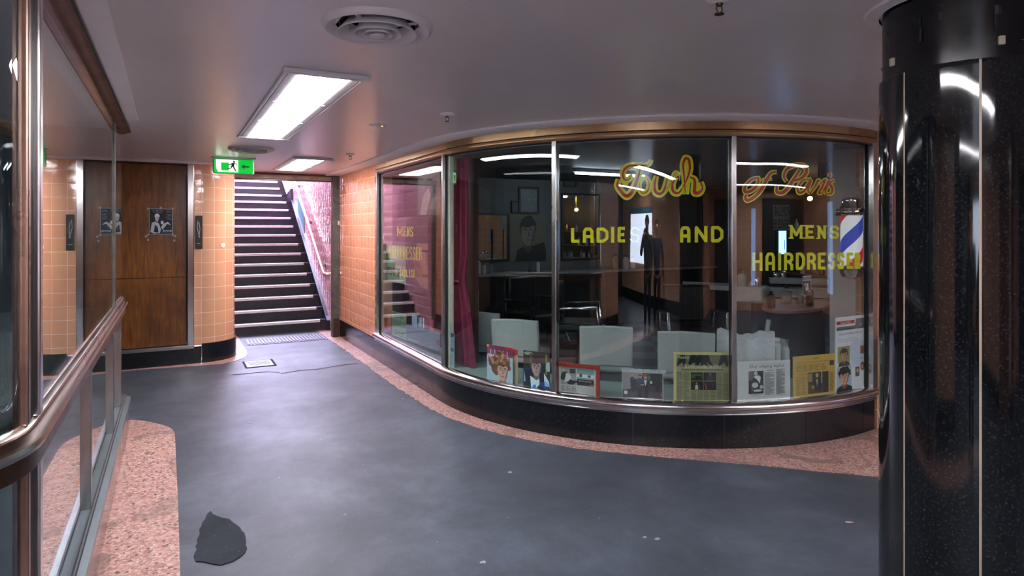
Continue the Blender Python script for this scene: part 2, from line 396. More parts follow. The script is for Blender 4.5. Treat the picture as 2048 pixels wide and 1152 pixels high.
# terrazzo border in front of the shop
outer = [(2.0, 9.3), (2.002, 7.6), (1.99, 6.2)]
outer += [(CX0+(RR+0.175+k)*math.cos(a), CY0+(RR+0.175+k)*math.sin(a)) for a, k in [(math.radians(x), 0.0) for x in range(182, 226, 3)]]
outer += [(3.086, 3.375), (3.5, 3.0), (3.733, 2.766), (4.01, 2.503), (5.3, 1.3)]
inner = [(5.3, 3.2)]+[SP(SEND-(SEND-L1)*i/40)[:2] for i in range(41)]+[(XS, 10.3), (1.99, 10.3)]
def jitter(pts, a):
    out = []
    for p, q in zip(pts, pts[1:]):
        n = max(1, int(math.hypot(q[0]-p[0], q[1]-p[1])/0.035))
        for i in range(n):
            t = i/n; out.append((p[0]+(q[0]-p[0])*t+random.uniform(-a, a), p[1]+(q[1]-p[1])*t+random.uniform(-a, a)))
    return out+[pts[-1]]
slab('terrazzo_border', jitter(outer[:-5], 0.012)+outer[-5:]+inner, 0.004, 'terrazzo', 'pink terrazzo floor border curving along the foot of the shop window', 'floor border')
# terrazzo by the left display case
pts = [(-0.36, -1.0), (0.03, -1.0), (0.03, 3.3), (0.026, 4.2), (0.019, 5.0), (0.014, 5.56)]
pts += [(0.008, 5.66), (-0.005, 5.74), (-0.03, 5.82), (-0.07, 5.9)]
pts += [(-0.13, 5.99), (-0.2, 6.09), (-0.28, 6.17), (-0.36, 6.21), (-0.5, 6.23), (-0.5, -1.0)]
slab('terrazzo_strip', pts, 0.004, 'terrazzo', 'pink terrazzo floor strip with rounded end beside the left display case', 'floor border')
pts = [(-1.6, 8.36), (-0.4, 8.36), (0.02, 8.31), (0.35, 8.27), (0.5, 8.26), (0.66, 8.34), (0.78, 8.52), (0.84, 8.75), (0.855, 9.0), (0.85, 9.4), (0.85, 10.3), (0.72, 10.3), (0.72, 8.85), (0.55, 8.5), (0.29, 8.43), (-1.6, 8.43)]
slab('terrazzo_corner', pts, 0.004, 'terrazzo', 'pink terrazzo floor edge below the rounded tiled corner by the stairs', 'floor border')
# dark repair patch
pp = [(0.184, 3.97), (0.15, 3.87), (0.127, 3.76), (0.11, 3.6), (0.095, 3.46), (0.1, 3.41), (0.15, 3.36), (0.2, 3.31), (0.26, 3.33), (0.32, 3.38), (0.335, 3.5), (0.33, 3.6), (0.31, 3.72), (0.27, 3.82), (0.235, 3.86), (0.2, 3.93)]
slab('asphalt_patch', jitter(pp+[pp[0]], 0.006)[:-1], 0.005, 'patch', 'dark rough asphalt repair patch on the floor near the pink strip', 'floor patch', None)
def ribbon_floor(name, pts, w, m, label, cat, z=0.002):
    mb = MB(); L_, R_ = [], []
    for i, p in enumerate(pts):
        a = pts[max(0, i-1)]; b = pts[min(len(pts)-1, i+1)]; dx, dy = b[0]-a[0], b[1]-a[1]; l = math.hypot(dx, dy) or 1
        ww = w*(0.4+random.random()); L_.append((p[0]-dy/l*ww, p[1]+dx/l*ww)); R_.append((p[0]+dy/l*ww, p[1]-dx/l*ww))
    for i in range(len(pts)-1):
        mb.face([(*L_[i], z), (*L_[i+1], z), (*R_[i+1], z), (*R_[i], z)])
    return tag(mb.build(name, m), label, cat, None, 'structure')
cr = [on_floor(x, y) for x, y in [(462, 750), (500, 747), (540, 743), (566, 747), (600, 741), (640, 738), (680, 731), (715, 727)]]
ribbon_floor('trim_5', jitter(cr, 0.008), 0.012, 'crack', 'cracked edge between two asphalt pours in front of the stairs', 'floor crack')

# drains at the stair foot
e = empty('channel_drain', (1.42, 9.62, 0), 0, 'long slotted drain channel across the foot of the stairs', 'drain')
mb = MB().box(-0.52, 0.56, -0.25, 0.28, 0.0, 0.006); mb.build('frame', plain('drain_frame', '#4a4853', 0.5, 0.3), e)
for k in range(23):
    mb = MB(); x = -0.5+k*0.046; mb.box(x, x+0.02, -0.2, 0.22, 0.006, 0.014); mb.build('bar', 'bowl', e)
e = empty('floor_drain', (0.905, 8.07, 0), 0, 'small square grated floor drain in front of the rounded tiled corner', 'drain')
MB().box(-0.17, 0.17, -0.21, 0.2, 0.0, 0.005).build('surround', 'crack', e)
MB().box(-0.15, 0.14, -0.19, 0.16, 0.004, 0.009).build('plate', 'bowl', e)
mb = MB()
for k in range(16):
    x = -0.115+k*0.0145; mb.box(x, x+0.005, -0.13, 0.11, 0.009, 0.0105)
mb.build('slots', 'crack', e)
# cigarette butt
p = on_floor(1699, 1046)
e = empty('cigarette_butt', (p[0], p[1], 0.0), math.radians(-35), 'cigarette butt lying on the asphalt near the black column', 'cigarette butt')
MB().tube([(-0.02, 0, 0.004), (0.008, 0, 0.004)], 0.004).build('paper', 'porcelain', e, smooth=True)
MB().tube([(0.008, 0, 0.004), (0.022, 0, 0.004)], 0.0041).build('filter', plain('cork_tip', '#c8782c', 0.6), e, smooth=True)
for i, (px, py) in enumerate([(500, 846), (806, 798), (520, 740), (562, 746), (1290, 1075), (1020, 945), (1315, 1078), (966, 1125), (690, 1030)]):
    p = on_floor(px, py); mb = MB(); n = 9; r = random.uniform(0.006, 0.013)
    mb.prism([(p[0]+r*random.uniform(0.6, 1.2)*math.cos(2*PI*k/n)*1.4, p[1]+r*random.uniform(0.6, 1.2)*math.sin(2*PI*k/n)) for k in range(n)], 0.0, 0.003)
    tag(mb.build('litter_scrap', 'gum'), 'tiny pale scrap of litter trodden onto the asphalt floor', 'litter', 'litter scraps on the floor')

# ------------------------------------------------------------------ ceiling
VENTS = [(0.71, -1.8), (0.71, 2.45), (0.69, 6.80)]; vh = 0.149
mb = MB(); yc = -5.2
for vx, vy in VENTS:      # the slab leaves a square opening above each round vent
    mb.box(-5, 10, yc, vy-vh, CEIL, CEIL+0.3).box(-5, vx-vh, vy-vh, vy+vh, CEIL, CEIL+0.3).box(vx+vh, 10, vy-vh, vy+vh, CEIL, CEIL+0.3); yc = vy+vh
mb.box(-5, 10, yc, 9.66, CEIL, CEIL+0.3).box(-5.2, 10.2, -5.2, 9.66, CEIL+0.3, CEIL+0.36)  # last box: unseen cap slab added to keep sky light out of the vents
struct(mb.build('ceiling', 'ceiling', weld=False), 'smooth grey painted arcade ceiling', 'ceiling')
mb = MB(); mb.sweep(shop_path(-0.1, SEND+0.15), [(-0.05, 2.385), (0.20, 2.385), (0.205, 2.388), (0.205, 2.4), (-0.05, 2.4)])
struct(mb.build('trim_1', 'strip', smooth=True), 'pale curved ceiling border above the shop window', 'ceiling trim')
mb = MB(); mb.prism([(-0.5, -0.2), (-0.2, -0.2), (-0.2, 2.6), (-0.225, 5.36), (-0.3, 5.42), (-0.5, 5.5)], 2.388, 2.4)
struct(mb.build('trim_2', 'strip'), 'pale straight ceiling border above the left display case', 'ceiling trim')
mb = MB(); pth = [(-1.6, 8.43, 0, -1, 0), (0.29, 8.43, 0, -1, 1.9)]+[(0.29+0.42*math.cos(a), 8.85+0.42*math.sin(a), math.cos(a), math.sin(a), 0) for a in [math.radians(x) for x in range(-80, 1, 10)]]+[(0.71, 9.6, 1, 0, 3)]
mb.sweep(pth, [(-0.03, 2.37), (0.06, 2.37), (0.07, 2.38), (0.07, 2.4), (-0.03, 2.4)])
struct(mb.build('trim_3', 'strip', smooth=True), 'pale narrow ceiling border above the boarded door and tiled corner', 'ceiling trim')

# ------------------------------------------------------------------ shop front: wall, plinth, sill, fascia
s_tile = Y0-7.60
mb = MB().sweep(shop_path(-0.02, s_tile), [(-0.008, 0.255), (-0.008, 2.4), (-0.2, 2.4), (-0.2, 0.255)])
struct(mb.build('wall_right', 'tile_side'), 'glossy orange-peach tiled wall between the stairs and the shop window', 'wall')
def plinth_seg(s0, s1, i):
    mb = MB().sweep(shop_path(s0+0.0015, s1-0.0015), [(0.0, 0.0), (0.0, 0.25), (-0.12, 0.25), (-0.12, 0.0)])
    return mb
joints = [0.0, hit(747, 700)[3]]+[hit(p, 850)[3] for p in (877.7, 963, 1096, 1266, 1449, 1611, 1727)]+[SEND]
e = empty('baseboard_right', (0, 0, 0), 0, 'black polished stone plinth below the curved shop window', 'plinth', None, 'structure')
for i in range(len(joints)-1): plinth_seg(joints[i], joints[i+1], i).build('stone_slab', 'plinth', e, smooth=True)
MB().sweep(shop_path(0, SEND), [(-0.006, 0.0), (-0.006, 0.249), (-0.11, 0.249), (-0.11, 0)]).build('grout', plain('plinth_grout', '#6b6c70', 0.7), e, smooth=True)
sA, sB = Y0-7.60, SEND
e = empty('window_sill', (0, 0, 0), 0, 'rounded stainless steel sill running under the curved shop window', 'window sill', None, 'structure')
e.name = 'trim_4'
prof = [(-0.05, 0.335), (-0.02, 0.345), (0.0, 0.343), (0.02, 0.337), (0.036, 0.325), (0.044, 0.31), (0.042, 0.297), (0.034, 0.287), (0.022, 0.284), (0.022, 0.276), (0.012, 0.274), (0.012, 0.258), (0.02, 0.256), (0.02, 0.25), (-0.05, 0.25)]
MB().sweep(shop_path(sA-0.02, sB+0.01), prof).build('nose', 'bright', e, smooth=True)
MB().sweep(shop_path(sA, sB), [(-0.05, 0.335), (-0.05, 0.31), (-0.55, 0.31), (-0.55, 0.335)]).build('inner_ledge', plain('ledge_paint', '#8fa39d', 0.4, 0, 0.15, 6), e, smooth=True)
e = empty('trim_6', (0, 0, 0), 0, 'tarnished bronze fascia band along the top of the shop window', 'window fascia', None, 'structure')
segs = [sA-0.02, hit(875, 290)[3], hit(1722, 250)[3], SEND+0.02]
for a, b in zip(segs, segs[1:]):
    MB().sweep(shop_path(a+0.001, b-0.001), [(0.0, 2.328), (0.004, 2.385), (-0.06, 2.385), (-0.06, 2.328)]).build('upper_band', 'bronze', e, smooth=True)
MB().sweep(shop_path(sA-0.02, SEND+0.01), [(-0.02, 2.275), (0.004, 2.275), (0.012, 2.284), (0.014, 2.3), (0.01, 2.318), (0.0, 2.325), (-0.06, 2.325), (-0.06, 2.275)]).build('lower_band', 'bronze', e, smooth=True)
MB().sweep(shop_path(sA, SEND), [(-0.012, 2.27), (-0.012, 2.33), (-0.055, 2.33), (-0.055, 2.27)]).build('shadow_gap', 'dark', e, smooth=True)
MB().sweep(shop_path(sA, SEND), [(-0.06, 2.26), (-0.06, 2.4), (-0.3, 2.4), (-0.3, 2.26)]).build('inner_head', 'wall_in', e, smooth=True)

# glass panes, with the painted lettering as their parts
Z0, Z1 = 0.335, 2.285
mulls = [hit(885, 500)[3], hit(1108, 500)[3], hit(1468, 500)[3]]
bounds = [sA+0.03]+mulls+[SEND-0.05]
panes = []
PL = ['flat glass pane beside the peach tiles, posters standing behind it', 'curved glass pane with the wine curtain and two magazines behind it',
      'curved glass pane painted with Touch and LADIES AND', 'curved glass pane painted with of Paris and MENS HAIRDRESSER']
for i in range(4):
    a, b = bounds[i]+0.012, bounds[i+1]-0.012
    e = empty('window_%d' % (i+1), (0, 0, 0), 0, PL[i], 'window pane', None, 'structure')
    MB().sweep(shop_path(a, b), [(-0.030, Z0), (-0.030, Z1), (-0.036, Z1), (-0.036, Z0)]).build('pane', 'glass_side' if i == 0 else 'glass_shop', e, smooth=True)
    panes.append(e)
    # thin dark gasket at both jambs, pale inner strip on the left
    for q in (a, b):
        MB().sweep(shop_path(q-0.006, q+0.006, 2), [(-0.02, Z0), (-0.02, Z1), (-0.045, Z1), (-0.045, Z0)]).build('gasket', 'dark', e)
def mullion(s, w, name, m, o1=0.006, o0=-0.055, label=''):
    o = MB().sweep(shop_path(s-w/2, s+w/2, 2), [(o1, Z0-0.01), (o1, Z1), (o0, Z1), (o0, Z0-0.01)]).build(name, m, bevel=0.003)
    return struct(o, label, 'window bar')
mullion(mulls[0], 0.03, 'trim_7', 'steel', label='slim steel upright left of the wine curtain')
mullion(mulls[1], 0.036, 'trim_8', 'steel', label='slim steel upright left of the red-framed clipping')
mullion(mulls[2], 0.036, 'trim_9', 'steel', label='slim steel upright left of the singing stylist clipping')
mullion(sA+0.012, 0.055, 'trim_10', 'bright', 0.012, label='steel frame upright between the peach tiles and the shop window')
mullion(SEND-0.022, 0.075, 'trim_11', 'bright', 0.02, label='broad steel frame upright at the right end of the shop window')
MB_ = MB().sweep(shop_path(mulls[0]+0.02, mulls[0]+0.05, 2), [(-0.05, Z0), (-0.05, Z1), (-0.09, Z1), (-0.09, Z0)])
struct(MB_.build('trim_12', 'cream'), 'chipped cream wooden batten behind the glass beside the curtain', 'window batten')

# --- stroke lettering
def cat_rom(pts, n=6):
    out = []
    P = [pts[0]]+list(pts)+[pts[-1]]
    for i in range(1, len(P)-2):
        p0, p1, p2, p3 = P[i-1], P[i], P[i+1], P[i+2]
        for k in range(n):
            t = k/n
            out.append(tuple(0.5*((2*p1[j])+(-p0[j]+p2[j])*t+(2*p0[j]-5*p1[j]+4*p2[j]-p3[j])*t*t+(-p0[j]+3*p1[j]-3*p2[j]+p3[j])*t**3) for j in range(len(p1))))
    out.append(tuple(pts[-1])); return out
def ribbon2d(pts, w, ends=0.0):
    """flat outline quads around a polyline in pixel space"""
    quads = []; L_, R_ = [], []; n = len(pts)
    for i, p in enumerate(pts):
        a = pts[max(0, i-1)]; b = pts[min(n-1, i+1)]; dx, dy = b[0]-a[0], b[1]-a[1]; l = math.hypot(dx, dy) or 1
        ww = (p[2] if len(p) > 2 else w)/2
        m = 1.0
        if 0 < i < n-1:
            d1 = (p[0]-a[0], p[1]-a[1]); d2 = (b[0]-p[0], b[1]-p[1]); c = (d1[0]*d2[0]+d1[1]*d2[1])/((math.hypot(*d1)*math.hypot(*d2)) or 1)
            m = min(1.5, 1/max(0.5, math.sqrt(max(0.0, (1+c)/2))))
        L_.append((p[0]-dy/l*ww*m, p[1]+dx/l*ww*m)); R_.append((p[0]+dy/l*ww*m, p[1]-dx/l*ww*m))
    for i in range(n-1): quads.append([L_[i], L_[i+1], R_[i+1], R_[i]])
    return quads
GL = {
 'L': [[(0, 0), (0, 1), (1, 1)]], 'A': [[(0, 1), (0, .2), (.22, 0), (.78, 0), (1, .2), (1, 1)], [(0, .62), (1, .62)]],
 'D': [[(0, 0), (0, 1), (.6, 1), (1, .75), (1, .25), (.6, 0), (0, 0)]], 'I': [[(.5, 0), (.5, 1)]], 'i': [[(.5, .22), (.5, 1)], [(.5, 0), (.5, .1)]],
 'E': [[(1, 0), (0, 0), (0, 1), (1, 1)], [(0, .5), (.8, .5)]], 'S': [[(1, .16), (.8, 0), (.2, 0), (0, .2), (.05, .42), (.9, .58), (1, .8), (.8, 1), (.2, 1), (0, .84)]],
 'N': [[(0, 1), (0, 0), (1, 1), (1, 0)]], 'M': [[(0, 1), (0, 0), (.5, .8), (1, 0), (1, 1)]], 'H': [[(0, 0), (0, 1)], [(1, 0), (1, 1)], [(0, .5), (1, .5)]],
 'R': [[(0, 1), (0, 0), (.7, 0), (1, .15), (1, .38), (.7, .52), (0, .52)], [(.55, .52), (1, .75), (1, 1)]],
 'T': [[(0, 0), (1, 0)], [(.5, 0), (.5, 1)]], 'Y': [[(0, 0), (.5, .5), (1, 0)], [(.5, .5), (.5, 1)]],
 '&': [[(1, 1), (.2, .25), (.35, 0), (.6, .15), (.1, .65), (.3, 1), (.7, .95), (1, .6)]]}
SER = {'M': [(-.12, .22, 0), (.78, 1.12, 0), (-.12, .3, 1), (.75, 1.12, 1)], 'N': [(-.12, .15, 0), (.8, 1.15, 0), (-.14, .25, 1)], 'E': [(-.14, .1, 0), (-.14, .1, 1)], 'S': []}
def on_glass(quads, mb, off):
    for q in quads:
        pts = [hit(x, y, off)[:3] for x, y in q]; mb.face(pts)
def letters(name, items, w, parent, off=-0.038, m='yellow', serif=False, label=None):
    """items: (char, x0, x1, y0, y1) as they stand on the glass"""
    mb = MB()
    for ch, x0, x1, y0, y1 in items:
        h_ = w/2
        for st in GL[ch]:
            pts = [(x0+h_+(x1-x0-w)*a, y0+h_+(y1-y0-w)*b) for a, b in st]
            closed = st[0] == st[-1]
            if len(pts) >= 2 and not closed:   # square ends
                a, b = pts[0], pts[1]; l = math.hypot(b[0]-a[0], b[1]-a[1]) or 1; pts[0] = (a[0]-(b[0]-a[0])/l*h_, a[1]-(b[1]-a[1])/l*h_)
                a, b = pts[-1], pts[-2]; l = math.hypot(b[0]-a[0], b[1]-a[1]) or 1; pts[-1] = (a[0]-(b[0]-a[0])/l*h_, a[1]-(b[1]-a[1])/l*h_)
            for p, q in zip(pts, pts[1:]):
                on_glass(ribbon2d([p, q], w), mb, off)
            for p in pts[1:-1] if not closed else pts:
                on_glass([[(p[0]+h_*math.cos(2*PI*k/10), p[1]+h_*math.sin(2*PI*k/10)) for k in range(10)]], mb, off)
        if serif:
            for a, b, side in SER.get(ch, []):
                yy = (y0 if side == 0 else y1-w*0.5)
                xa, xb = x0+(x1-x0)*a, x0+(x1-x0)*b
                on_glass([[(xa, yy), (xb, yy), (xb, yy+w*0.5), (xa, yy+w*0.5)]], mb, off)
    o = mb.build(name, m, parent, weld=False, recalc=False)
    if label: o['label'] = label
    return o
letters('painted_word', [('L', 1142, 1158.5, 456, 485.5), ('A', 1165.5, 1187, 455, 485.5), ('D', 1193, 1217, 455, 485.5), ('I', 1222, 1228.4, 454, 485.5), ('E', 1235, 1250, 453.5, 485)], 6.4, panes[2], label='yellow painted letters LADIE')
letters('painted_word', [('S', 1260, 1279, 454, 485)], 4.0, panes[2], m=plain('faded_yellow', '#b3b85a', 0.5, 0, 0.3, 40), label='faded yellow painted letter S')
letters('painted_word', [('A', 1360, 1381, 452.5, 485), ('N', 1389.5, 1415, 452, 485), ('D', 1422, 1447, 452, 485)], 6.6, panes[2], label='yellow painted word AND')
letters('painted_word', [('M', 1580, 1605, 450, 477.5), ('E', 1611, 1628, 450, 477.5), ('N', 1635, 1652, 451, 478), ('S', 1659, 1678, 451, 478)], 5.6, panes[3], serif=True, label='yellow painted word MENS')
x = [('H', 1504.8, 1525), ('A', 1530.8, 1550), ('i', 1555, 1563.5), ('R', 1568, 1586.6), ('D', 1591.5, 1610), ('R', 1614, 1631.6), ('E', 1635.7, 1651), ('S', 1656, 1671), ('S', 1674, 1689), ('E', 1693, 1706), ('R', 1709, 1721)]
letters('painted_word', [(c, a, b, 505, 541.8-(a-1504)/217*4.5) for c, a, b in x], 6.0, panes[3], label='yellow painted word HAIRDRESSER')
letters('painted_word', [('M', 794, 805, 452.5, 472), ('E', 807, 812.5, 453, 472.5), ('N', 814, 819, 453.3, 473), ('S', 820.5, 826, 453.6, 473.5)], 1.7, panes[0], serif=True, label='small yellow painted word MENS')
x = [777.5, 783.5, 789.5, 793.5, 800, 806, 812.5, 819, 825.5, 832, 838, 844.5]
letters('painted_word', [(c, x[i], x[i+1]-1.2, 492+i*0.25, 515.5+i*0.5) for i, c in enumerate('HAiRDRESSER')], 1.7, panes[0], label='small yellow painted word HAIRDRESSER')
letters('painted_word', [('&', 790, 795, 539, 549)]+[(c, 799+i*4.5, 802.7+i*4.5, 539+i*0.1, 553+i*0.4) for i, c in enumerate('STYLIST')], 1.6, panes[0], label='small yellow painted words & STYLIST')
def script(name, strokes, scale, ox, oy, wy, add, parent, label):
    for m, dw, off in (('yellow', 0.0, -0.0375), ('red', None, -0.0372)):
        mb = MB()
        for st in strokes:
            base = st[0]+add; pts = cat_rom([(x, y) for x, y in st[1:]], 7); n = len(pts); P = []
            for i, p in enumerate(pts):
                t = i/(n-1); sw = base*1.12*(0.72+0.28*math.sin(PI*min(1, max(0, t)))) if base > 0 else -base
                w = sw if m == 'yellow' else max(sw-wy, 0.0)
                P.append((ox+p[0]/scale, oy+p[1]/scale, w/scale))
            if m == 'red' and base < 0 and -base < wy: continue
            on_glass(ribbon2d(P, 1), mb, off)
        o = mb.build(name, m, parent, weld=False, recalc=False)
        o['label'] = label+(' in yellow' if m == 'yellow' else ', its red centre')
script('script_lettering', [
    [52, (562, 160), (545, 200), (500, 225), (430, 225), (340, 225), (280, 255), (250, 310), (262, 370), (300, 385), (335, 360), (325, 325)],
    [66, (440, 262), (425, 330), (390, 430), (345, 520), (290, 560), (225, 500), (190, 440), (205, 375)],
    [26, (310, 425), (270, 420), (252, 395), (262, 375)],
    [44, (490, 355), (440, 400), (432, 480), (470, 530), (520, 505), (540, 430), (515, 365), (485, 352)],
    [36, (535, 510), (580, 430), (615, 335)],
    [60, (618, 338), (600, 440), (610, 515), (660, 535), (705, 490), (742, 345)],
    [40, (700, 530), (770, 430), (825, 310), (872, 330)],
    [60, (835, 350), (795, 430), (805, 510), (860, 525), (905, 470)],
    [58, (905, 470), (955, 370), (985, 270), (975, 165), (935, 150), (912, 230), (925, 350), (935, 540)],
    [34, (955, 540), (965, 430), (985, 360)],
    [66, (985, 350), (1035, 380), (1040, 450), (1040, 520), (1090, 520), (1120, 470), (1105, 405)]], 5.485, 1200, 290, 52, 14, panes[2], 'flowing script word Touch')
script('script_lettering', [
    [34, (185, 228), (135, 245), (85, 300), (85, 345), (135, 335), (185, 285), (192, 235), (180, 226)],
    [36, (345, 182), (300, 188), (262, 240), (215, 325), (160, 385), (100, 415), (85, 385), (100, 368)],
    [20, (215, 248), (260, 238), (305, 243)],
    [38, (345, 295), (345, 345), (395, 350), (445, 300), (490, 230), (535, 160)],
    [36, (425, 262), (402, 215), (430, 155), (510, 122), (575, 135), (588, 180), (555, 225), (500, 250), (470, 245)],
    [30, (615, 240), (560, 250), (520, 305), (525, 350), (570, 335), (625, 245), (600, 330), (620, 355)],
    [28, (620, 355), (665, 290), (685, 250), (700, 260)],
    [28, (690, 290), (740, 245), (715, 310), (690, 355), (720, 350)],
    [28, (720, 350), (775, 250), (745, 330), (748, 365)],
    [30, (822, 250), (780, 270), (800, 315), (795, 355), (752, 362)],
    [34, (776, 188), (780, 205), (776, 222)]], 4.115, 1470, 300, 20, 6, panes[3], 'flowing script words of Paris')

# ------------------------------------------------------------------ door wall, rounded tiled corner
Z_P = 0.215
cp = [(-1.7, 8.43, 0, -1, -1.7), (0.218, 8.43, 0, -1, 0.218)]
cpc = [(0.218, 8.43, 0, -1, 0.218), (0.29, 8.43, 0, -1, 0.29)]
for x in range(-84, 1, 6):
    a = math.radians(x); cpc.append((0.29+0.41*math.cos(a), 8.84+0.41*math.sin(a), math.cos(a), math.sin(a), 0.29+0.41*(a+PI/2)))
cpc += [(0.70, 9.3, 1, 0, 0.29+0.41*PI/2+0.46), (0.70, 9.62, 1, 0, 0.29+0.41*PI/2+0.78)]
struct(MB().sweep(cpc, [(-0.004, Z_P), (-0.004, 2.4), (-0.3, 2.4), (-0.3, Z_P)]).build('wall_left', 'tile', smooth=True), 'rounded corner wall of peach tiles left of the stairs', 'wall')
e = empty('baseboard_left', (0, 0, 0), 0, 'black stone plinth below the boarded door and the rounded tiled corner', 'plinth', None, 'structure')
MB().sweep([cp[0], (0.30, 8.43, 0, -1, .3)], [(0.012, 0), (0.012, Z_P-.01), (-0.2, Z_P-.01), (-0.2, 0)]).build('stone_slab', 'plinth', e)
MB().sweep([(0.303, 8.43, 0, -1, .3)]+cpc[2:], [(0.012, 0), (0.012, Z_P+.02), (-0.2, Z_P+.02), (-0.2, 0)]).build('stone_slab', 'plinth', e, smooth=True)
e = empty('door_1', (0, 0, 0), 0, 'boarded doorway of water-stained brown plywood in a steel frame', 'boarded doorway', None, 'structure')
MB().box(-1.15, 0.15, 8.45, 8.49, Z_P+0.02, 1.03).build('lower_board', 'wood', e, bevel=0.003)
MB().box(-1.15, 0.15, 8.447, 8.49, 1.034, 2.352).build('upper_board', 'wood', e, bevel=0.003)
MB().box(-1.2, 0.2, 8.50, 8.52, Z_P, 2.4).build('backing', 'dark', e)
MB().box(0.148, 0.222, 8.405, 8.47, Z_P-0.005, 2.368).box(0.135, 0.15, 8.435, 8.47, Z_P+0.05, 2.25).build('right_jamb', 'bright', e, bevel=0.008)
MB().box(-1.2, -1.13, 8.405, 8.47, Z_P-0.005, 2.368).build('left_jamb', 'bright', e, bevel=0.008)
MB().box(-1.2, 0.222, 8.40, 8.47, Z_P-0.03, Z_P+0.012).build('threshold', 'steel', e, bevel=0.004)
MB().box(-1.2, 0.222, 8.42, 8.47, 2.356, 2.395).build('head', 'brown', e, bevel=0.004)
mb = MB().box(-1.7, -1.2, 8.44, 8.6, Z_P, 2.4); struct(mb.build('wall_side', 'tile'), 'peach tiled wall left of the boarded doorway', 'wall')

# ------------------------------------------------------------------ printed sheets
def text_polys(txt, size, res=2):
    cu = bpy.data.curves.new('t', 'FONT'); cu.body = txt; cu.size = size; cu.resolution_u = res
    ob = bpy.data.objects.new('t', cu); COL.objects.link(ob); me = bpy.data.meshes.new_from_object(ob)
    vs = [tuple(v.co) for v in me.vertices]; fs = [tuple(p.vertices) for p in me.polygons]
    bpy.data.objects.remove(ob); bpy.data.curves.remove(cu); bpy.data.meshes.remove(me)
    if not vs: return [], [], (0, 0, 1, 1)
    return vs, fs, (min(v[0] for v in vs), min(v[1] for v in vs), max(v[0] for v in vs), max(v[1] for v in vs))
def blob(cx, cy, rx, ry, n=16, wob=0.0, rot=0.0, seed=0):
    r = random.Random(seed); o = []
    for k in range(n):
        a = 2*PI*k/n; q = 1+r.uniform(-wob, wob); x, y = rx*q*math.cos(a), ry*q*math.sin(a)
        o.append((cx+x*math.cos(rot)-y*math.sin(rot), cy+x*math.sin(rot)+y*math.cos(rot)))
    return o
def R4(x0, y0, x1, y1): return [(x0, y0), (x1, y0), (x1, y1), (x0, y1)]
def cols(x0, y0, x1, y1, n, rows, hx, seed=1):
    r = random.Random(seed); o = []; w = (x1-x0)/n
    for i in range(n):
        for k in range(rows):
            yy = y1-(y1-y0)*(k+1)/rows; l = w*0.9*(r.uniform(0.4, 0.8) if r.random() < 0.14 else r.uniform(0.93, 1))
            o.append((hx, R4(x0+i*w, yy, x0+i*w+l, yy+(y1-y0)/rows*0.55)))
    return o
def face(cx, cy, s, skin, hair, shade, wob=0.12, hs=1.0, seed=3, shirt=None, asp=1.0, quiff=0.0, turn=0.0):
    """a drawn head: hair, face, ear, brows, eyes, nose, mouth, neck"""
    A = asp; o = []
    if shirt: o.append((shirt, [(cx-1.0*s*A, cy-1.75*s), (cx-0.85*s*A, cy-1.05*s), (cx-0.3*s*A, cy-0.82*s), (cx+0.3*s*A, cy-0.82*s), (cx+0.9*s*A, cy-1.1*s), (cx+1.0*s*A, cy-1.75*s)]))
    o.append((shade, [(cx-0.28*s*A, cy-0.4*s), (cx-0.32*s*A, cy-1.05*s), (cx, cy-1.22*s), (cx+0.32*s*A, cy-1.0*s), (cx+0.28*s*A, cy-0.4*s)]))
    o.append((hair, blob(cx, cy+0.3*s, 0.66*s*hs*A, 0.62*s*hs, 30, wob, 0, seed)))
    if quiff: o.append((hair, blob(cx+0.1*s*A, cy+0.75*s, 0.5*s*A, quiff*s, 18, wob, 0.3, seed+1)))
    o.append((shade, blob(cx-0.53*s*A, cy-0.02*s, 0.09*s*A, 0.17*s)))
    o.append((skin, [(cx-0.5*s*A, cy+0.25*s), (cx-0.5*s*A, cy-0.15*s), (cx-0.42*s*A, cy-0.5*s), (cx-0.2*s*A, cy-0.78*s), (cx+0.02*s*A, cy-0.84*s), (cx+0.22*s*A, cy-0.76*s), (cx+0.42*s*A, cy-0.48*s), (cx+0.5*s*A, cy-0.12*s), (cx+0.5*s*A, cy+0.25*s), (cx+0.3*s*A, cy+0.48*s), (cx-0.3*s*A, cy+0.48*s)]))
    o.append((shade, [(cx+0.22*s*A, cy-0.76*s), (cx+0.42*s*A, cy-0.48*s), (cx+0.5*s*A, cy-0.12*s), (cx+0.5*s*A, cy+0.2*s), (cx+0.36*s*A, cy-0.1*s), (cx+0.26*s*A, cy-0.5*s)]))
    o.append((hair, blob(cx-0.06*s*A, cy+0.46*s, 0.5*s*A*hs, 0.22*s*hs, 18, wob*1.3, 0, seed+5)))
    t = turn*s*A
    for sx in (-1, 1):
        ex = cx+t+sx*0.22*s*A
        o.append((hair, [(ex-0.15*s*A, cy+0.11*s), (ex+0.15*s*A, cy+0.12*s), (ex+0.13*s*A, cy+0.18*s), (ex-0.1*s*A, cy+0.18*s)]))
        o.append((shade, blob(ex, cy+0.01*s, 0.13*s*A, 0.08*s, 10)))
        o.append(('#e4dcd2', blob(ex, cy, 0.09*s*A, 0.035*s, 8))); o.append(('#20160f', blob(ex, cy, 0.035*s*A, 0.036*s, 8)))
    o.append((shade, [(cx+t-0.02*s*A, cy+0.05*s), (cx+t+0.05*s*A, cy+0.05*s), (cx+t+0.11*s*A, cy-0.26*s), (cx+t-0.1*s*A, cy-0.27*s), (cx+t-0.03*s*A, cy-0.2*s)]))
    o.append(('#94504a', blob(cx+t*0.8, cy-0.47*s, 0.17*s*A, 0.045*s, 10))); o.append((shade, R4(cx+t*.8-0.15*s*A, cy-0.475*s, cx+t*.8+0.15*s*A, cy-0.462*s)))
    return o
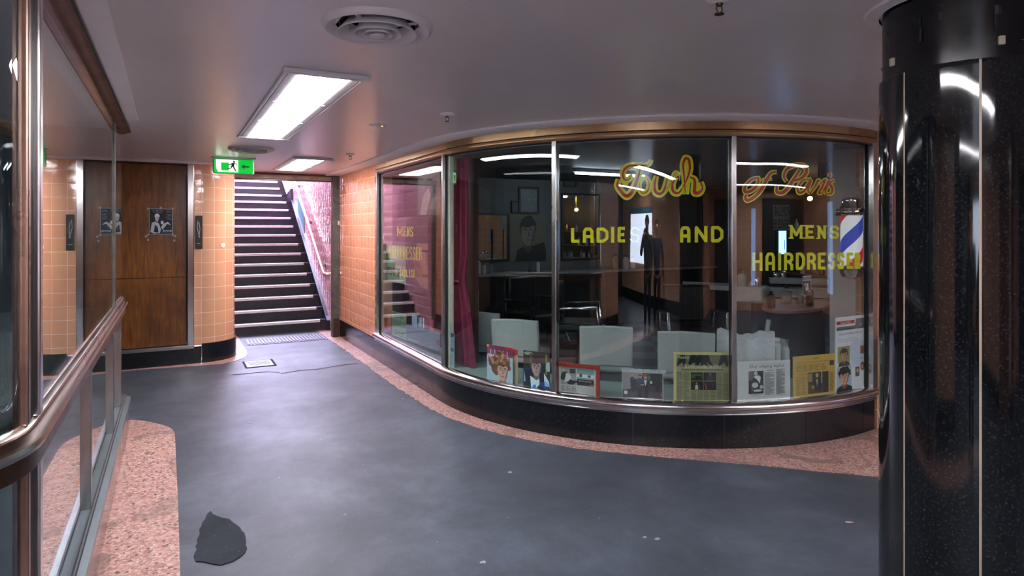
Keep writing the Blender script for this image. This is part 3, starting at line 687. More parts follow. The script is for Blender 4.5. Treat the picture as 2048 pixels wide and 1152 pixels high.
def sheet(name, P0, P1, h, shapes, back='#e0ddd2', label='', cat='', group=None, thick=0.002, lean=0.0, frame=None, parts=None, fold=0.0):
    """a printed sheet standing between floor points P0 (left) and P1 (right); shapes in 0..1 units"""
    P0, P1 = Vector(P0), Vector(P1); d = P1-P0; w = math.hypot(d.x, d.y); ang = math.atan2(d.y, d.x)
    e = empty(name, P0, 0, label, cat, group)
    e.rotation_euler = Matrix.Rotation(ang, 3, 'Z').to_4x4().to_euler()
    if lean: e.rotation_euler = (Matrix.Rotation(ang, 3, 'Z') @ Matrix.Rotation(-lean, 3, 'X')).to_euler()
    shear = d.z
    def pt(u, v, y): return (u*w, y, v*h+u*shear)
    mb = MB(); q = [pt(0, 0, -thick), pt(1, 0, -thick), pt(1, 1, -thick), pt(0, 1, -thick)]; r = [(x, 0.0, z) for x, y, z in q]
    mb.face(q); mb.face(r[::-1])
    for i in range(4): mb.face([q[i], r[i], r[(i+1) % 4], q[(i+1) % 4]])
    mb.build('sheet', ink(back), e)
    groups = {'print': shapes}
    if parts: groups.update(parts)
    for gname, sh in groups.items():
        mb = MB(); k = 0
        for s_ in sh:
            k += 1; y = -thick-0.0002-0.00004*k
            if s_[0] == 'text':
                _, hx, txt, x0, y0, x1, y1 = s_[:7]; mb.mat(ink(hx)); vs, fs, bb = text_polys(txt, 1.0)
                mir = len(s_) > 7 and s_[7]
                for f in fs:
                    pts = []
                    for i in f:
                        u = (vs[i][0]-bb[0])/max(1e-6, bb[2]-bb[0]); v = (vs[i][1]-bb[1])/max(1e-6, bb[3]-bb[1])
                        if mir: u = 1-u
                        pts.append(pt(x0+u*(x1-x0), y0+v*(y1-y0), y))
                    mb.face(pts)
            else:
                hx, poly = s_; mb.mat(ink(hx)); mb.face([pt(min(1, max(0, a)), min(1, max(0, b)), y) for a, b in poly])
        if sh: mb.build(gname, None, e, weld=False, recalc=False)
    if frame:
        fw, fm, ft = frame; mb = MB()
        def bar(u0, v0, u1, v1):
            q = [pt(u0, v0, -ft), pt(u1, v0, -ft), pt(u1, v1, -ft), pt(u0, v1, -ft)]; r = [(x, 0.006, z) for x, y, z in q]
            mb.face(q); mb.face(r[::-1])
            for i in range(4): mb.face([q[i], r[i], r[(i+1) % 4], q[(i+1) % 4]])
        a, b = fw/w, fw/h
        bar(-a, -b, 1+a, 0); bar(-a, 1, 1+a, 1+b); bar(-a, 0, 0, 1); bar(1, 0, 1+a, 1)
        mb.build('frame', fm, e, bevel=0.003)
    return e
def win_sheet(name, pl_, pr_, ytop_l, off, shapes, **kw):
    """stand a sheet on the sill: bottom corners and top-left as seen through the glass"""
    a = hit(pl_[0], pl_[1], off); b = hit(pr_[0], pr_[1], off); t = hit(pl_[0], ytop_l, off)
    z0 = 0.337; h = t[2]-z0
    return sheet(name, (a[0], a[1], z0), (b[0], b[1], z0+kw.pop('dz', 0.0)), h, shapes, **kw)

# poster on the boarded door
e = sheet('door_poster', (-0.245, 8.443, 1.535), (0.0, 8.443, 1.53), 0.305, [
    ('#11141c', R4(0.03, 0.02, 0.97, 0.98)),
    ('text', '#8d93a0', 'TV SPECIAL', 0.12, 0.9, 0.6, 0.95), ('text', '#8d93a0', 'COMEBACK', 0.17, 0.84, 0.55, 0.88), ('text', '#8d93a0', '2016', 0.72, 0.86, 0.92, 0.93), ('text', '#8d93a0', 'MEN', 0.75, 0.74, 0.93, 0.79), ('text', '#8d93a0', 'JULY', 0.72, 0.66, 0.93, 0.71), ('text', '#8d93a0', '7PM', 0.76, 0.58, 0.93, 0.63)]
    + [('#b9bcc6', [(0.06, 0.1), (0.12, 0.45), (0.3, 0.52), (0.42, 0.42), (0.5, 0.2), (0.45, 0.06), (0.2, 0.04)]), ('#11141c', [(0.2, 0.1), (0.25, 0.38), (0.36, 0.3), (0.4, 0.08)]),
       ('#b9bcc6', [(0.5, 0.3), (0.6, 0.42), (0.78, 0.5), (0.92, 0.38), (0.75, 0.42), (0.66, 0.3), (0.55, 0.2)]), ('#c9ccd6', blob(0.55, 0.47, 0.06, 0.07))]
    + face(0.34, 0.66, 0.17, '#c2c5cf', '#d5d8e0', '#6a6e7a', 0.1, 0.9, 11) + [('text', '#d7dae2', 'BOWIE', 0.58, 0.12, 0.95, 0.19), ('text', '#8d93a0', 'FREE SHOW DOWNSTAIRS', 0.5, 0.05, 0.94, 0.075)],
    back='#8f95a3', label='small black and white show poster taped to the brown plywood board', cat='poster', thick=0.001)
mb = MB()
M['tape_'] = plain('tape', '#9a938c', 0.3)
for (x, z) in [(-0.01, 0.30), (0.243, 0.305), (-0.012, 0.0), (0.245, -0.003), (0.27, -0.02), (-0.03, -0.02), (-0.01, -0.06), (0.26, -0.07), (0.12, 0.31)]:
    MB().box(x-0.010, x+0.010, -0.0015, -0.0005, z-0.012, z+0.012).build('tape', 'tape_', e)
# black access plate and torn sticker on the tiled corner
e = empty('wall_plate', (0.272, 8.425, 1.6), 0, 'tall scratched black metal plate on the peach tiles beside the door frame', 'wall plate')
MB().box(-0.036, 0.04, -0.012, 0.004, -0.235, 0.16).build('plate', 'black', e, bevel=0.004)
mb = MB()
for p in ([(-0.01, 0, 0.1), (-0.018, 0, 0.02), (-0.005, 0, -0.05), (0.01, 0, -0.1)], [(0.0, 0, 0.08), (0.012, 0, 0.0), (0.0, 0, -0.1)], [(-0.02, 0, -0.17), (0.02, 0, -0.175)]):
    mb.tube([(x, -0.0125, z) for x, y, z in p], 0.0025, 5)
mb.build('scratches', 'porcelain', e)
a = math.radians(-52); c_ = Vector((0.29+0.412*math.cos(a), 8.84+0.412*math.sin(a), 1.405))
R_ = Matrix.Rotation(a+PI/2, 3, 'Z')
mb = MB(); mb.face([tuple(R_ @ Vector((x, -0.002, z))+c_) for x, z in [(-0.03, -0.02), (0.0, -0.03), (0.025, -0.022), (0.03, 0.01), (0.01, 0.028), (-0.012, 0.02), (-0.032, 0.018)]])
tag(mb.build('torn_sticker', 'strip'), 'torn remains of a pale sticker on the rounded peach tiled corner', 'sticker')

# ------------------------------------------------------------------ exit sign
e = empty('exit_sign', (0.60, 7.75, 2.4), 0, 'lit green running man exit sign hanging under the ceiling', 'exit sign')
MB().box(-0.23, 0.23, -0.04, 0.04, -0.015, 0.0).build('mounting_bar', 'fix', e, bevel=0.003)
MB().box(-0.212, 0.212, -0.025, 0.025, -0.185, -0.015).build('housing', 'white', e, bevel=0.02)
mb = MB(); y = -0.0262
def yq(pts, m_, yy): mb.mat(m_); mb.face([(x, yy, z) for x, z in pts])
yq([(-0.2, -0.165), (-0.19, -0.177), (0.19, -0.177), (0.2, -0.165), (0.2, -0.022), (-0.2, -0.022)], M['exitg'], y)
mb.build('green_face', None, e, recalc=False)
mb = MB(); yq([(-0.16, -0.165), (0.045, -0.165), (0.045, -0.03), (-0.18, -0.03), (-0.18, -0.12)], M['exitw'], y-0.001); mb.build('white_field', None, e, recalc=False)
mb = MB(); yq([(-0.13, -0.15), (-0.13, -0.06), (-0.05, -0.06), (-0.05, -0.15)], M['exitg'], y-0.002)
G2 = plain('exit_figure_green', '#0b3d1c', 0.5)
yq(blob(0.002, -0.05, 0.012, 0.012, 12), G2, y-0.002)
for q in ([(-0.02, -0.062), (0.012, -0.062), (0.0, -0.105), (-0.028, -0.1)], [(-0.02, -0.066), (-0.055, -0.08), (-0.058, -0.092), (-0.018, -0.078)], [(0.01, -0.066), (0.03, -0.085), (0.038, -0.08), (0.016, -0.06)],
          [(-0.028, -0.098), (-0.01, -0.1), (-0.03, -0.13), (-0.065, -0.132), (-0.065, -0.122), (-0.036, -0.12)], [(-0.015, -0.1), (0.002, -0.1), (0.014, -0.125), (0.03, -0.155), (0.018, -0.158), (-0.002, -0.128)]): yq(q, G2, y-0.003)
mb.build('running_figure', None, e, recalc=False)
mb = MB(); yq([(0.075, -0.1), (0.11, -0.07), (0.11, -0.09), (0.16, -0.09), (0.16, -0.11), (0.11, -0.11), (0.11, -0.13)], plain('exit_arrow', '#1f9a45', 0.5), y-0.001); mb.build('arrow', None, e, recalc=False)

# ------------------------------------------------------------------ ceiling lights, vents, sprinklers, detector
def light_fixture(x0, x1, y0, y1, label, lx=0.08, mat='lamp'):
    cx, cy = (x0+x1)/2, (y0+y1)/2; W, D = (x1-x0)/2, (y1-y0)/2
    e = empty('ceiling_light', (cx, cy, CEIL), 0, label, 'ceiling light', 'recessed fluorescent ceiling lights')
    t = 0.026
    MB().box(-W-0.012, W+0.012, -D-0.012, -D+0.03, -t, 0).build('end_rail', 'fix', e, bevel=0.005)
    MB().box(-W-0.012, W+0.012, D-0.02, D+0.008, -t*0.7, 0).build('end_rail', 'fix', e, bevel=0.005)
    for sx in (-1, 1):
        MB().box(min(sx*W, sx*(W-0.02)), max(sx*W, sx*(W-0.02)), -D+0.03, D-0.02, -0.012, 0).build('side_rail', 'fix', e, bevel=0.004)
        MB().box(min(sx*(W-0.024), sx*(W-lx)), max(sx*(W-0.024), sx*(W-lx)), -D+0.03, D-0.02, -0.011, 0).build('inner_rail', 'fix', e, bevel=0.003)
        for yy in (-0.35*D, 0.25*D):
            MB().box(min(sx*(W-lx+0.03), sx*(W-lx-0.006)), max(sx*(W-lx+0.03), sx*(W-lx-0.006)), yy, yy+0.02, -0.0175, 0).build('clip', 'fix', e)
    MB().box(-W+lx, W-lx, -D+0.035, D-0.025, -0.015, -0.004).build('diffuser', mat, e)
light_fixture(0.49, 0.905, 3.29, 5.89, 'long bright ceiling light, the larger one nearer the round air vent')
light_fixture(1.18, 1.60, 7.32, 8.95, 'smaller bright ceiling light just before the stairs', 0.075)
light_fixture(0.49, 0.905, -1.35, 1.35, 'long ceiling light above the photographer, seen only in the shop glass')
light_fixture(-2.6, -2.2, -2.7, -0.3, 'long ceiling light added out of view behind the photographer to brighten the tiled wall')  # extra lamp, added out of view to light the tiled back wall
light_fixture(3.3, 6.2, 0.02, 0.30, 'narrow ceiling light beyond the black column, seen only in the shop glass', 0.06)
light_fixture(3.3, 8.5, -3.9, -3.6, 'narrow ceiling light along the back wall, seen only in the shop glass', 0.06)
def vent(x, y, label, r=0.215):
    e = empty('air_vent', (x, y, CEIL), 0, label, 'air vent', 'round ceiling air vents')
    k = r/0.215
    MB().lathe((0, 0, 0), [(0.162*k, -0.002), (0.188*k, -0.019), (0.2*k, -0.024), (0.209*k, -0.02), (0.216*k, -0.008), (0.217*k, 0.0), (0.162*k, 0.0), (0.162*k, -0.002)], 56).build('outer_ring', 'fix', e, smooth=True)
    MB().lathe((0, 0, 0), [(0.145*k, -0.002), (0.145*k, 0.12), (0, 0.12), (0, 0.125), (0.148*k, 0.125), (0.148*k, -0.002), (0.145*k, -0.002)], 40).build('duct', 'dark', e, smooth=True)
    for i, (a, b, z) in enumerate([(0.149, 0.112, 0.034), (0.088, 0.062, 0.037), (0.052, 0.034, 0.039)]):
        MB().lathe((0, 0, 0), [(b*k, 0.016), (b*k+(a-b)*k*0.45, -z*0.3), (a*k, -z), (a*k+0.003, -z-0.001), (a*k+0.003, -z+0.003), (b*k+(a-b)*k*0.45+0.004, -z*0.3+0.002), (b*k+0.004, 0.018), (b*k, 0.016)], 48).build('cone_ring', 'fix', e, smooth=True)
    MB().lathe((0, 0, 0), [(0.0, -0.03), (0.02*k, -0.036), (0.026*k, -0.044), (0.029*k, -0.042), (0.022*k, -0.03), (0, -0.024)], 32).build('centre_disc', 'fix', e, smooth=True)
    mb = MB()
    for i in range(4):
        R_ = Matrix.Rotation(PI/4+i*PI/2, 3, 'Z'); mb.box(0.02, 0.165*k, -0.005, 0.005, -0.012, -0.004, R_)
    mb.build('spokes', 'fix', e)
vent(0.71, 2.45, 'large round air vent with concentric rings, nearest the viewer')
vent(0.69, 6.80, 'round air vent behind the green exit sign')
vent(0.71, -1.8, 'round air vent behind the photographer, seen only in the shop glass')
def sprinkler(x, y, label, r=0.045):
    e = empty('sprinkler', (x, y, CEIL), 0, label, 'sprinkler', 'ceiling sprinklers')
    MB().lathe((0, 0, 0), [(0, 0), (r, 0), (r*0.98, -0.008), (r*0.6, -0.016), (0.014, -0.02), (0, -0.02)], 24).build('cover_plate', 'strip', e, smooth=True)
    MB().lathe((0, 0, 0), [(0, -0.018), (0.014, -0.018), (0.011, -0.028), (0, -0.028)], 12).tube([(0.01, 0, -0.026), (0.014, 0, -0.04), (0.004, 0, -0.054)], 0.0025, 6).tube([(-0.01, 0, -0.026), (-0.014, 0, -0.04), (-0.004, 0, -0.054)], 0.0025, 6).build('head', 'brown', e, smooth=True)
    MB().lathe((0, 0, 0), [(0, -0.053), (0.017, -0.055), (0.017, -0.058), (0, -0.058)], 14).build('deflector', 'brown', e)
sprinkler(1.67, 6.79, 'ceiling sprinkler nearest the stairs'); sprinkler(1.674, 4.09, 'ceiling sprinkler with white cover plate near the middle of the ceiling', 0.05); sprinkler(1.667, 1.60, 'ceiling sprinkler cut by the top edge of the photo')
e = empty('smoke_detector', (1.395, 4.80, CEIL), 0, 'flat round ceiling alarm disc with a small red light', 'smoke detector')
MB().lathe((0, 0, 0), [(0, -0.009), (0.06, -0.009), (0.07, -0.004), (0.071, 0), (0, 0)], 32).build('disc', 'fix', e, smooth=True)
MB().sphere((0.022, -0.028, -0.010), 0.005, 8).build('indicator_light', 'led', e, smooth=True)

# ------------------------------------------------------------------ stair opening and staircase
e = empty('stair_gate_frame', (0, 0, 0), 0, 'scuffed dark metal gate frame around the foot of the stairs', 'gate frame')
MB().box(2.075, 2.178, 9.50, 9.62, 0, 2.385).build('right_post', 'postpaint', e, bevel=0.004)
MB().box(2.085, 2.17, 9.495, 9.50, 0.0, 0.28).build('rusty_foot', plain('rust', '#3f2417', 0.8, 0, 0.4, 25, 0.3), e)
MB().box(0.705, 0.748, 9.60, 9.68, 0, 2.385).build('left_post', 'postpaint', e, bevel=0.003)
MB().box(0.70, 2.178, 9.56, 9.65, 2.312, 2.372).build('lintel', 'lintel', e, bevel=0.003)
MB().box(0.70, 2.178, 9.55, 9.66, 2.376, 2.398).box(0.70, 2.178, 9.57, 9.66, 2.295, 2.309).build('track', 'brown', e, bevel=0.002)
def flat_text(txt, x0, z0, x1, z1, y, m, parent, name, bgm=None):
    vs, fs, bb = text_polys(txt, 1.0); mb = MB().mat(m)
    for f in fs: mb.face([(x0+(vs[i][0]-bb[0])/(bb[2]-bb[0])*(x1-x0), y, z0+(vs[i][1]-bb[1])/(bb[3]-bb[1])*(z1-z0)) for i in f])
    return mb.build(name, None, parent, recalc=False)
flat_text('YC!', 1.52, 2.322, 1.59, 2.357, 9.558, 'dark', e, 'marker_tag'); flat_text('BLACK LODGE', 1.78, 2.328, 1.88, 2.352, 9.558, 'dark', e, 'scratched_tag'); flat_text('SCHOOL', 0.98, 2.34, 1.09, 2.355, 9.558, 'dark', e, 'faint_tag')
MB().box(2.15, 2.176, 9.494, 9.499, 1.66, 1.72).build('sticker', 'porcelain', e); MB().box(2.155, 2.17, 9.494, 9.499, 1.28, 1.42).build('lock_strip', 'steel', e)
RISE, RUN, YS = 0.166, 0.283, 10.28
e = empty('staircase', (0, 0, 0), 0, 'dark staircase with worn metal nosings climbing to daylight', 'staircase')
yk = YS; slope_pts = []
for k in range(1, 25):
    run = RUN if k != 13 else 0.62
    if k >= 14: run = 0.3
    st = MB().box(0.72, 2.175, yk, yk+run+0.03, (k-1)*RISE-0.05 if k > 1 else 0.0, k*RISE).build('step', 'stairdark', e)
    MB().box(0.73, 2.05, yk-0.012, yk+0.055, k*RISE-0.036, k*RISE+0.005).build('nosing', 'nosing', st, bevel=0.004)
    MB().box(2.052, 2.15, yk-0.008, yk+0.03, k*RISE-0.008, k*RISE+0.003).build('end_strip', 'brown', st)
    slope_pts.append((yk, k*RISE)); yk += run
YT, ZT = yk, 24*RISE
def str_poly(pts, x0, x1, m, parent, name):
    mb = MB(); a = [(x0, y, z) for y, z in pts]; b = [(x1, y, z) for y, z in pts]
    mb.face(a); mb.face(b[::-1])
    for i in range(len(a)): j = (i+1) % len(a); mb.face([a[i], b[i], b[j], a[j]])
    return mb.build(name, m, parent)
y13 = slope_pts[12][0]; y14 = slope_pts[13][0]
def top(y, extra=0.06): return RISE*1+(y-YS)/RUN*RISE+extra
pts = [(10.2, 0), (10.2, 0.16), (10.32, 0.22), (y13, 13*RISE+0.05), (y13+0.02, 13*RISE+0.27), (y14-0.05, 14*RISE+0.02), (YT, ZT+0.1), (YT, ZT-0.5), (y14, 13*RISE-0.3), (10.5, 0)]
str_poly(pts, 2.14, 2.189, plain('stringer_stone', '#1c1d2a', 0.35), e, 'stringer')
mb = MB().box(2.19, 2.6, 9.62, YT+1, 0, 5.2); struct(mb.build('wall_stair', 'tile_stair'), 'glossy tiled wall along the stairs behind the handrail, coloured pink for the daylight on it', 'wall')
mb = MB().box(0.5, 0.71, 9.63, YT+1, 0, 5.2); struct(mb.build('wall_stair_side', 'tile_stair'), 'tiled wall on the hidden left side of the stairs', 'wall')
mb = MB().box(0.6, 2.4, 9.65, 11.6, 2.9, 3.2).box(0.6, 2.4, 9.66, 9.8, 2.39, 3.2).box(0.6, 2.4, 11.6, 11.8, 2.9, 5.2); struct(mb.build('ceiling_stair', 'ceiling'), 'low soffit above the first stairs', 'ceiling')
mb = MB().box(0.5, 2.6, YT, YT+1.5, ZT-0.6, ZT); struct(mb.build('floor_landing', 'asphalt'), 'street level landing at the top of the stairs', 'floor')
struct(MB().box(0.5, 2.6, YT+1.5, YT+1.6, ZT-0.6, ZT+0.02).build('trim_13', 'plinth'), 'kerb at street level above the stairs', 'kerb')
e = empty('handrail', (0, 0, 0), 0, 'polished metal handrail on the daylight-tinted tiled stair wall', 'handrail')
za = 0.885; hr = [(2.19, 10.20, za), (2.13, 10.20, za), (2.11, 10.22, za), (2.105, 10.27, za+0.02)]
def hz(y): return za+0.02+0.60*(y-10.27)
hr += [(2.105, 10.4, hz(10.4)), (2.105, 12.0, hz(12.0)), (2.105, 13.6, hz(13.6)), (2.105, 15.5, hz(15.5)), (2.105, 16.8, hz(16.8)-0.1)]
MB().tube(hr, 0.025, 14).build('rail', 'rail', e, smooth=True)
for yb in (10.55, 11.75, 12.95, 14.2, 15.4):
    MB().tube([(2.105, yb, hz(yb)-0.01), (2.11, yb, hz(yb)-0.06), (2.195, yb, hz(yb)-0.07)], 0.009, 8).lathe((2.187, yb, hz(yb)-0.07), [(0, 0), (0.03, 0), (0.03, -0.008), (0, -0.008)], 14, 'x').build('bracket', 'brown', e, smooth=True)
mb = MB(); mb.face([(2.186, 12.0, 1.62), (2.186, 12.75, 2.06), (2.186, 12.75, 2.62), (2.186, 12.0, 2.2)])
mb2 = MB(); a = [(2.187, 11.75, 1.38), (2.187, 12.95, 2.15), (2.187, 12.95, 2.55), (2.187, 11.75, 1.85)]; mb2.face(a)
str_poly([(12.4, 1.52), (13.1, 1.93), (13.1, 2.24), (12.4, 1.86)], 2.18, 2.192, 'teal', None, 'wall_panel')
tag(bpy.data.objects['wall_panel'], 'small teal panel on the stair wall behind the handrail', 'wall panel')

# ------------------------------------------------------------------ display case on the left
GX = -0.36; CE = 5.92; CS = 2.20
e = empty('display_case', (0, 0, 0), 0, 'metal framed glass display case along the left edge', 'display case')
def case_path(off, y1=CE, straight_end=CS, r=0.33, x_end=-1.35, gx=GX):
    """path from the far end towards the viewer, round the corner, then left"""
    out = []; yy = [y1, 5.0, 4.0, 3.0, straight_end]
    for y in yy: out.append((gx, y, 1, 0, y1-y))
    s = y1-straight_end
    for k in range(1, 11):
        a = (PI/2)*k/10; out.append((gx-r+r*math.cos(a), straight_end-r*math.sin(a), math.cos(a), -math.sin(a), s+r*a))
    out.append((x_end, straight_end-r, 0, -1, s+r*PI/2+(gx-r-x_end)))
    return out
CPATH = case_path(0)
straight = CPATH[:5]; bend = CPATH[4:]
MB().sweep(CPATH, [(0.05, 0), (0.05, 0.235), (0.0, 0.235), (0.0, 0)]).build('kick_panel', granite('brown_marble', '#6c5151', '#8a6c6a', 0.12, 12, 0.5), e, smooth=True)
MB().sweep(CPATH, [(0.062, 0.232), (0.062, 0.262), (0.03, 0.27), (0.03, 0.285), (-0.03, 0.285), (-0.03, 0.232)]).build('sill', plain('sill_metal', '#76858c', 0.35, 0.7, 0.1, 4), e, smooth=True)
MB().sweep(CPATH, [(0.034, 0.272), (0.034, 0.275), (0.02, 0.29), (0.02, 0.272)]).build('sill_groove', 'dark', e)
MB().sweep(straight, [(0.0, 0.285), (0.0, 0.96), (-0.008, 0.96), (-0.008, 0.285)]).build('lower_glass', 'glass_case', e)
MB().sweep(bend, [(0.0, 0.285), (0.0, 0.96), (-0.008, 0.96), (-0.008, 0.285)]).build('lower_corner_glass', 'glass_case', e, smooth=True)
MB().sweep(CPATH, [(0.03, 0.945), (0.03, 1.0), (-0.03, 1.0), (-0.03, 0.945)]).build('brown_rail', 'brown', e, smooth=True)
MB().sweep(CPATH, [(0.04, 1.0), (0.045, 1.012), (0.04, 1.024), (-0.03, 1.024), (-0.03, 1.0)]).build('rail', 'steel', e, smooth=True)
MB().sweep(CPATH, [(0.02, 1.024), (0.02, 1.045), (-0.03, 1.045), (-0.03, 1.024)]).build('rail_groove', 'brown', e, smooth=True)
MB().sweep(CPATH, [(0.012, 1.045), (0.016, 1.055), (0.0, 1.066), (-0.03, 1.066), (-0.03, 1.045)]).build('upper_rail', 'steel', e, smooth=True)
MB().sweep(straight, [(0.0, 1.06), (0.0, 2.355), (-0.008, 2.355), (-0.008, 1.06)]).build('upper_glass', 'glass_case', e)
MB().sweep(bend, [(0.0, 1.06), (0.0, 2.355), (-0.008, 2.355), (-0.008, 1.06)]).build('upper_corner_glass', 'glass_case', e, smooth=True)
MB().sweep(CPATH, [(0.012, 2.352), (0.03, 2.362), (0.055, 2.368), (0.055, 2.388), (-0.03, 2.388), (-0.02, 2.352)]).build('top_rail', 'brown', e, smooth=True)
MB().sweep(CPATH, [(0.062, 2.372), (0.062, 2.384), (0.05, 2.384), (0.05, 2.372)]).build('top_bead', 'dark', e, smooth=True)
def post(y, z0, z1, w, m, name='upright', x0=-0.012, x1=0.016):
    return MB().box(GX+x0, GX+x1, y-w/2, y+w/2, z0, z1).build(name, m, e, bevel=0.003)
post(5.17, 1.06, 2.33, 0.03, 'dark', x0=-0.01, x1=0.010); post(5.146, 1.06, 2.33, 0.006, 'postpaint', x0=-0.006, x1=0.009)
for y in (3.60, 4.86, 5.55): post(y, 0.28, 0.95, 0.045, 'brown', x1=0.02); post(y-0.035, 0.28, 0.95, 0.016, 'steel', x1=0.022)
for z0, z1 in ((1.06, 2.33), (0.28, 0.95)):
    MB().box(GX-0.02, GX+0.022, 2.26, 2.31, z0, z1).build('corner_upright', 'bright', e, bevel=0.006)
    MB().box(GX-0.03, GX+0.006, 2.19, 2.26, z0, z1).build('corner_gasket', 'dark', e)
    MB().box(GX-0.012, GX+0.012, 2.155, 2.185, z0, z1).build('corner_upright', 'copper', e, bevel=0.006)
MB().box(-0.50, -0.45, 2.08, 2.14, 0.28, 0.95).build('inner_post', 'brown', e)
# inside of the case
MB().box(-1.35, -1.33, 1.99, CE, 0.0, 2.39).build('back_panel', 'casedark', e)
MB().box(-1.33, GX-0.012, CE-0.02, CE, 0.0, 2.39).build('end_panel', 'casedark', e)
MB().box(-1.33, GX-0.05, 2.02, CE-0.02, 0.26, 0.28).build('case_floor', 'casedark', e)
MB().box(-1.33, GX-0.03, 2.0, CE-0.02, 0.955, 0.985).build('shelf', 'casedark', e)

# ------------------------------------------------------------------ black granite column
ccx, ccy, CR = 2.50, 1.234, 0.274
e = empty('granite_column', (ccx, ccy, 0), 0, 'round polished black granite column at the right edge', 'column')
to_cam = math.atan2(-ccy, -ccx)
def col_ang(px):   # angle on the cylinder where the sight line meets it
    dx, dy = ray(px); n = math.hypot(dx, dy); ux, uy = dx/n, dy/n
    b = ccx*ux+ccy*uy; t = b-math.sqrt(max(0, b*b-(ccx**2+ccy**2)+CR*CR)); return math.atan2(t*uy-ccy, t*ux-ccx)
aj = [col_ang(1808), col_ang(1961)]; step = (aj[1]-aj[0]) % (2*PI)
angs = [aj[0]+step*i for i in range(7)]+[aj[0]+2*PI]
for i in range(len(angs)-1):
    a0, a1 = angs[i]+0.013, angs[i+1]-0.013; n = 16
    pth = [(CR*0+0*math.cos(a), 0, math.cos(a), math.sin(a), CR*a) for a in [a0+(a1-a0)*k/n for k in range(n+1)]]
    MB().sweep(pth, [(CR, 0), (CR, 0.7), (CR, 1.4), (CR, 2.13), (CR, 2.14), (CR-0.004, 2.146), (CR-0.03, 2.146), (CR-0.03, 0)]).build('stone_panel', 'granite', e, smooth=True)
for a in angs[:-1]:
    R_ = Matrix.Rotation(a, 3, 'Z')
    MB().box(CR-0.02, CR-0.0012, -0.0036, 0.0036, 0, 2.142, R_).build('joint_strip', plain('pale_joint', '#a59582', 0.4), e)
MB().lathe((0, 0, 0), [(0.0, 2.14), (CR-0.012, 2.14), (CR-0.012, 2.4), (0, 2.4)], 72).build('capital_band', granite('capital_granite', '#07080a', '#23262a', 0.16, 70, 0.5), e, smooth=True)
MB().lathe((0, 0, 0), [(CR+0.0, 2.4), (CR+0.05, 2.4), (CR+0.045, 2.392), (CR+0.0, 2.388)], 64).build('ceiling_collar', 'strip', e, smooth=True)
pts = []
for k in range(0, 25):
    a = col_ang(1761)+(col_ang(2046)-col_ang(1761))*k/24; z = 2.195+0.012*math.sin(k*0.9)*(1 if k < 12 else 0.3); pts.append(((CR-0.008)*math.cos(a), (CR-0.008)*math.sin(a), z))
MB().tube(pts, 0.0018, 6).build('wire', 'postpaint', e, smooth=True)
for px, z in ((1781, 2.195), (2005, 2.197)):
    a = col_ang(px); R_ = Matrix.Rotation(a, 3, 'Z'); MB().box(CR-0.012, CR, -0.009, 0.009, z-0.014, z+0.014, R_).build('wire_clip', plain('clip_%d' % px, '#a09a88', 0.5), e, bevel=0.002)
for px0, px1, z0, z1 in ((1840, 1990, 2.235, 2.275), (1838, 1875, 2.29, 2.31)):
    mb = MB(); A0, A1 = col_ang(px0), col_ang(px1); n = 10
    rows = [[((CR-0.0095)*math.cos(A0+(A1-A0)*k/n), (CR-0.0095)*math.sin(A0+(A1-A0)*k/n), z0+(z1-z0)*v+0.01*math.sin(k*1.3+v)) for k in range(n+1)] for v in (0, 1)]
    mb.grid(rows); mb.build('tape_residue', plain('tape_dark_%d' % px0, '#22262c', 0.2), e, recalc=False)

# ------------------------------------------------------------------ rest of the arcade (behind and beside the camera)
struct(MB().box(-5, 1.6, -3.2, -3.0, 0.25, 2.4).build('wall_back', 'tile'), 'peach tiled wall behind the viewer', 'wall')
struct(MB().box(-5, 1.6, -3.2, -2.985, 0, 0.25).build('baseboard_back', 'plinth'), 'black plinth of the wall behind the viewer', 'plinth')
struct(MB().box(1.5, 10, -5.2, -5.0, 0, 2.4).build('wall_far', 'tile'), 'far tiled wall behind the viewer to the right', 'wall')
struct(MB().box(1.45, 1.6, -5.0, -3.0, 0, 2.4).build('wall_return', 'tile'), 'tiled return wall behind the viewer', 'wall')
struct(MB().box(-5.2, -5.0, -3.2, 9, 0, 2.4).build('wall_end', plain('dark_shopfront', '#1d1d22', 0.3)), 'dark end wall of the arcade to the left', 'wall')
struct(MB().box(9.8, 10, -5.2, 9.2, 0, 2.4).build('wall_east', 'tile'), 'tiled end wall of the arcade to the right', 'wall')
struct(MB().box(-1.75, -1.35, 0.4, 2.1, 0.25, 2.4).build('wall_pier', 'tile'), 'peach tiled pier next to the curved end of the display case', 'wall')
struct(MB().box(-1.76, -1.34, 0.39, 2.1, 0, 0.25).build('baseboard_pier', 'plinth'), 'black plinth of the tiled pier', 'plinth')
struct(MB().box(-5, -1.3, 8.6, 8.8, 0, 2.4).build('wall_north', 'tile'), 'tiled wall far left', 'wall')
struct(MB().box(5.05, 10, 3.16, 3.34, 0, 2.4).build('wall_beside_window', 'tile'), 'peach tiled wall right of the shop window, mostly hidden by the column', 'wall')
struct(MB().box(-4.0, -1.9, -3.03, -2.97, 0.86, 1.92).build('window_5', 'litwin'), 'lit window in the wall behind the viewer, seen only as a bright reflection', 'window')
struct(MB().box(-4.06, -1.84, -3.02, -2.98, 1.92, 2.05).build('window_6', 'teal'), 'teal header above the lit window behind the viewer', 'window')
struct(MB().box(4.6, 4.9, -5.03, -4.97, 0.5, 2.0).build('window_7', 'dimwin'), 'narrow lit window far behind the viewer', 'window')
struct(MB().box(9.77, 9.83, -2.6, -2.0, 0.4, 2.1).build('window_8', 'dimwin'), 'lit window in the east end wall', 'window')
struct(MB().box(5.4, 9.0, -5.04, -4.96, 0.3, 2.2).build('door_2', 'dkcab'), 'dark shopfront far behind the viewer', 'door')
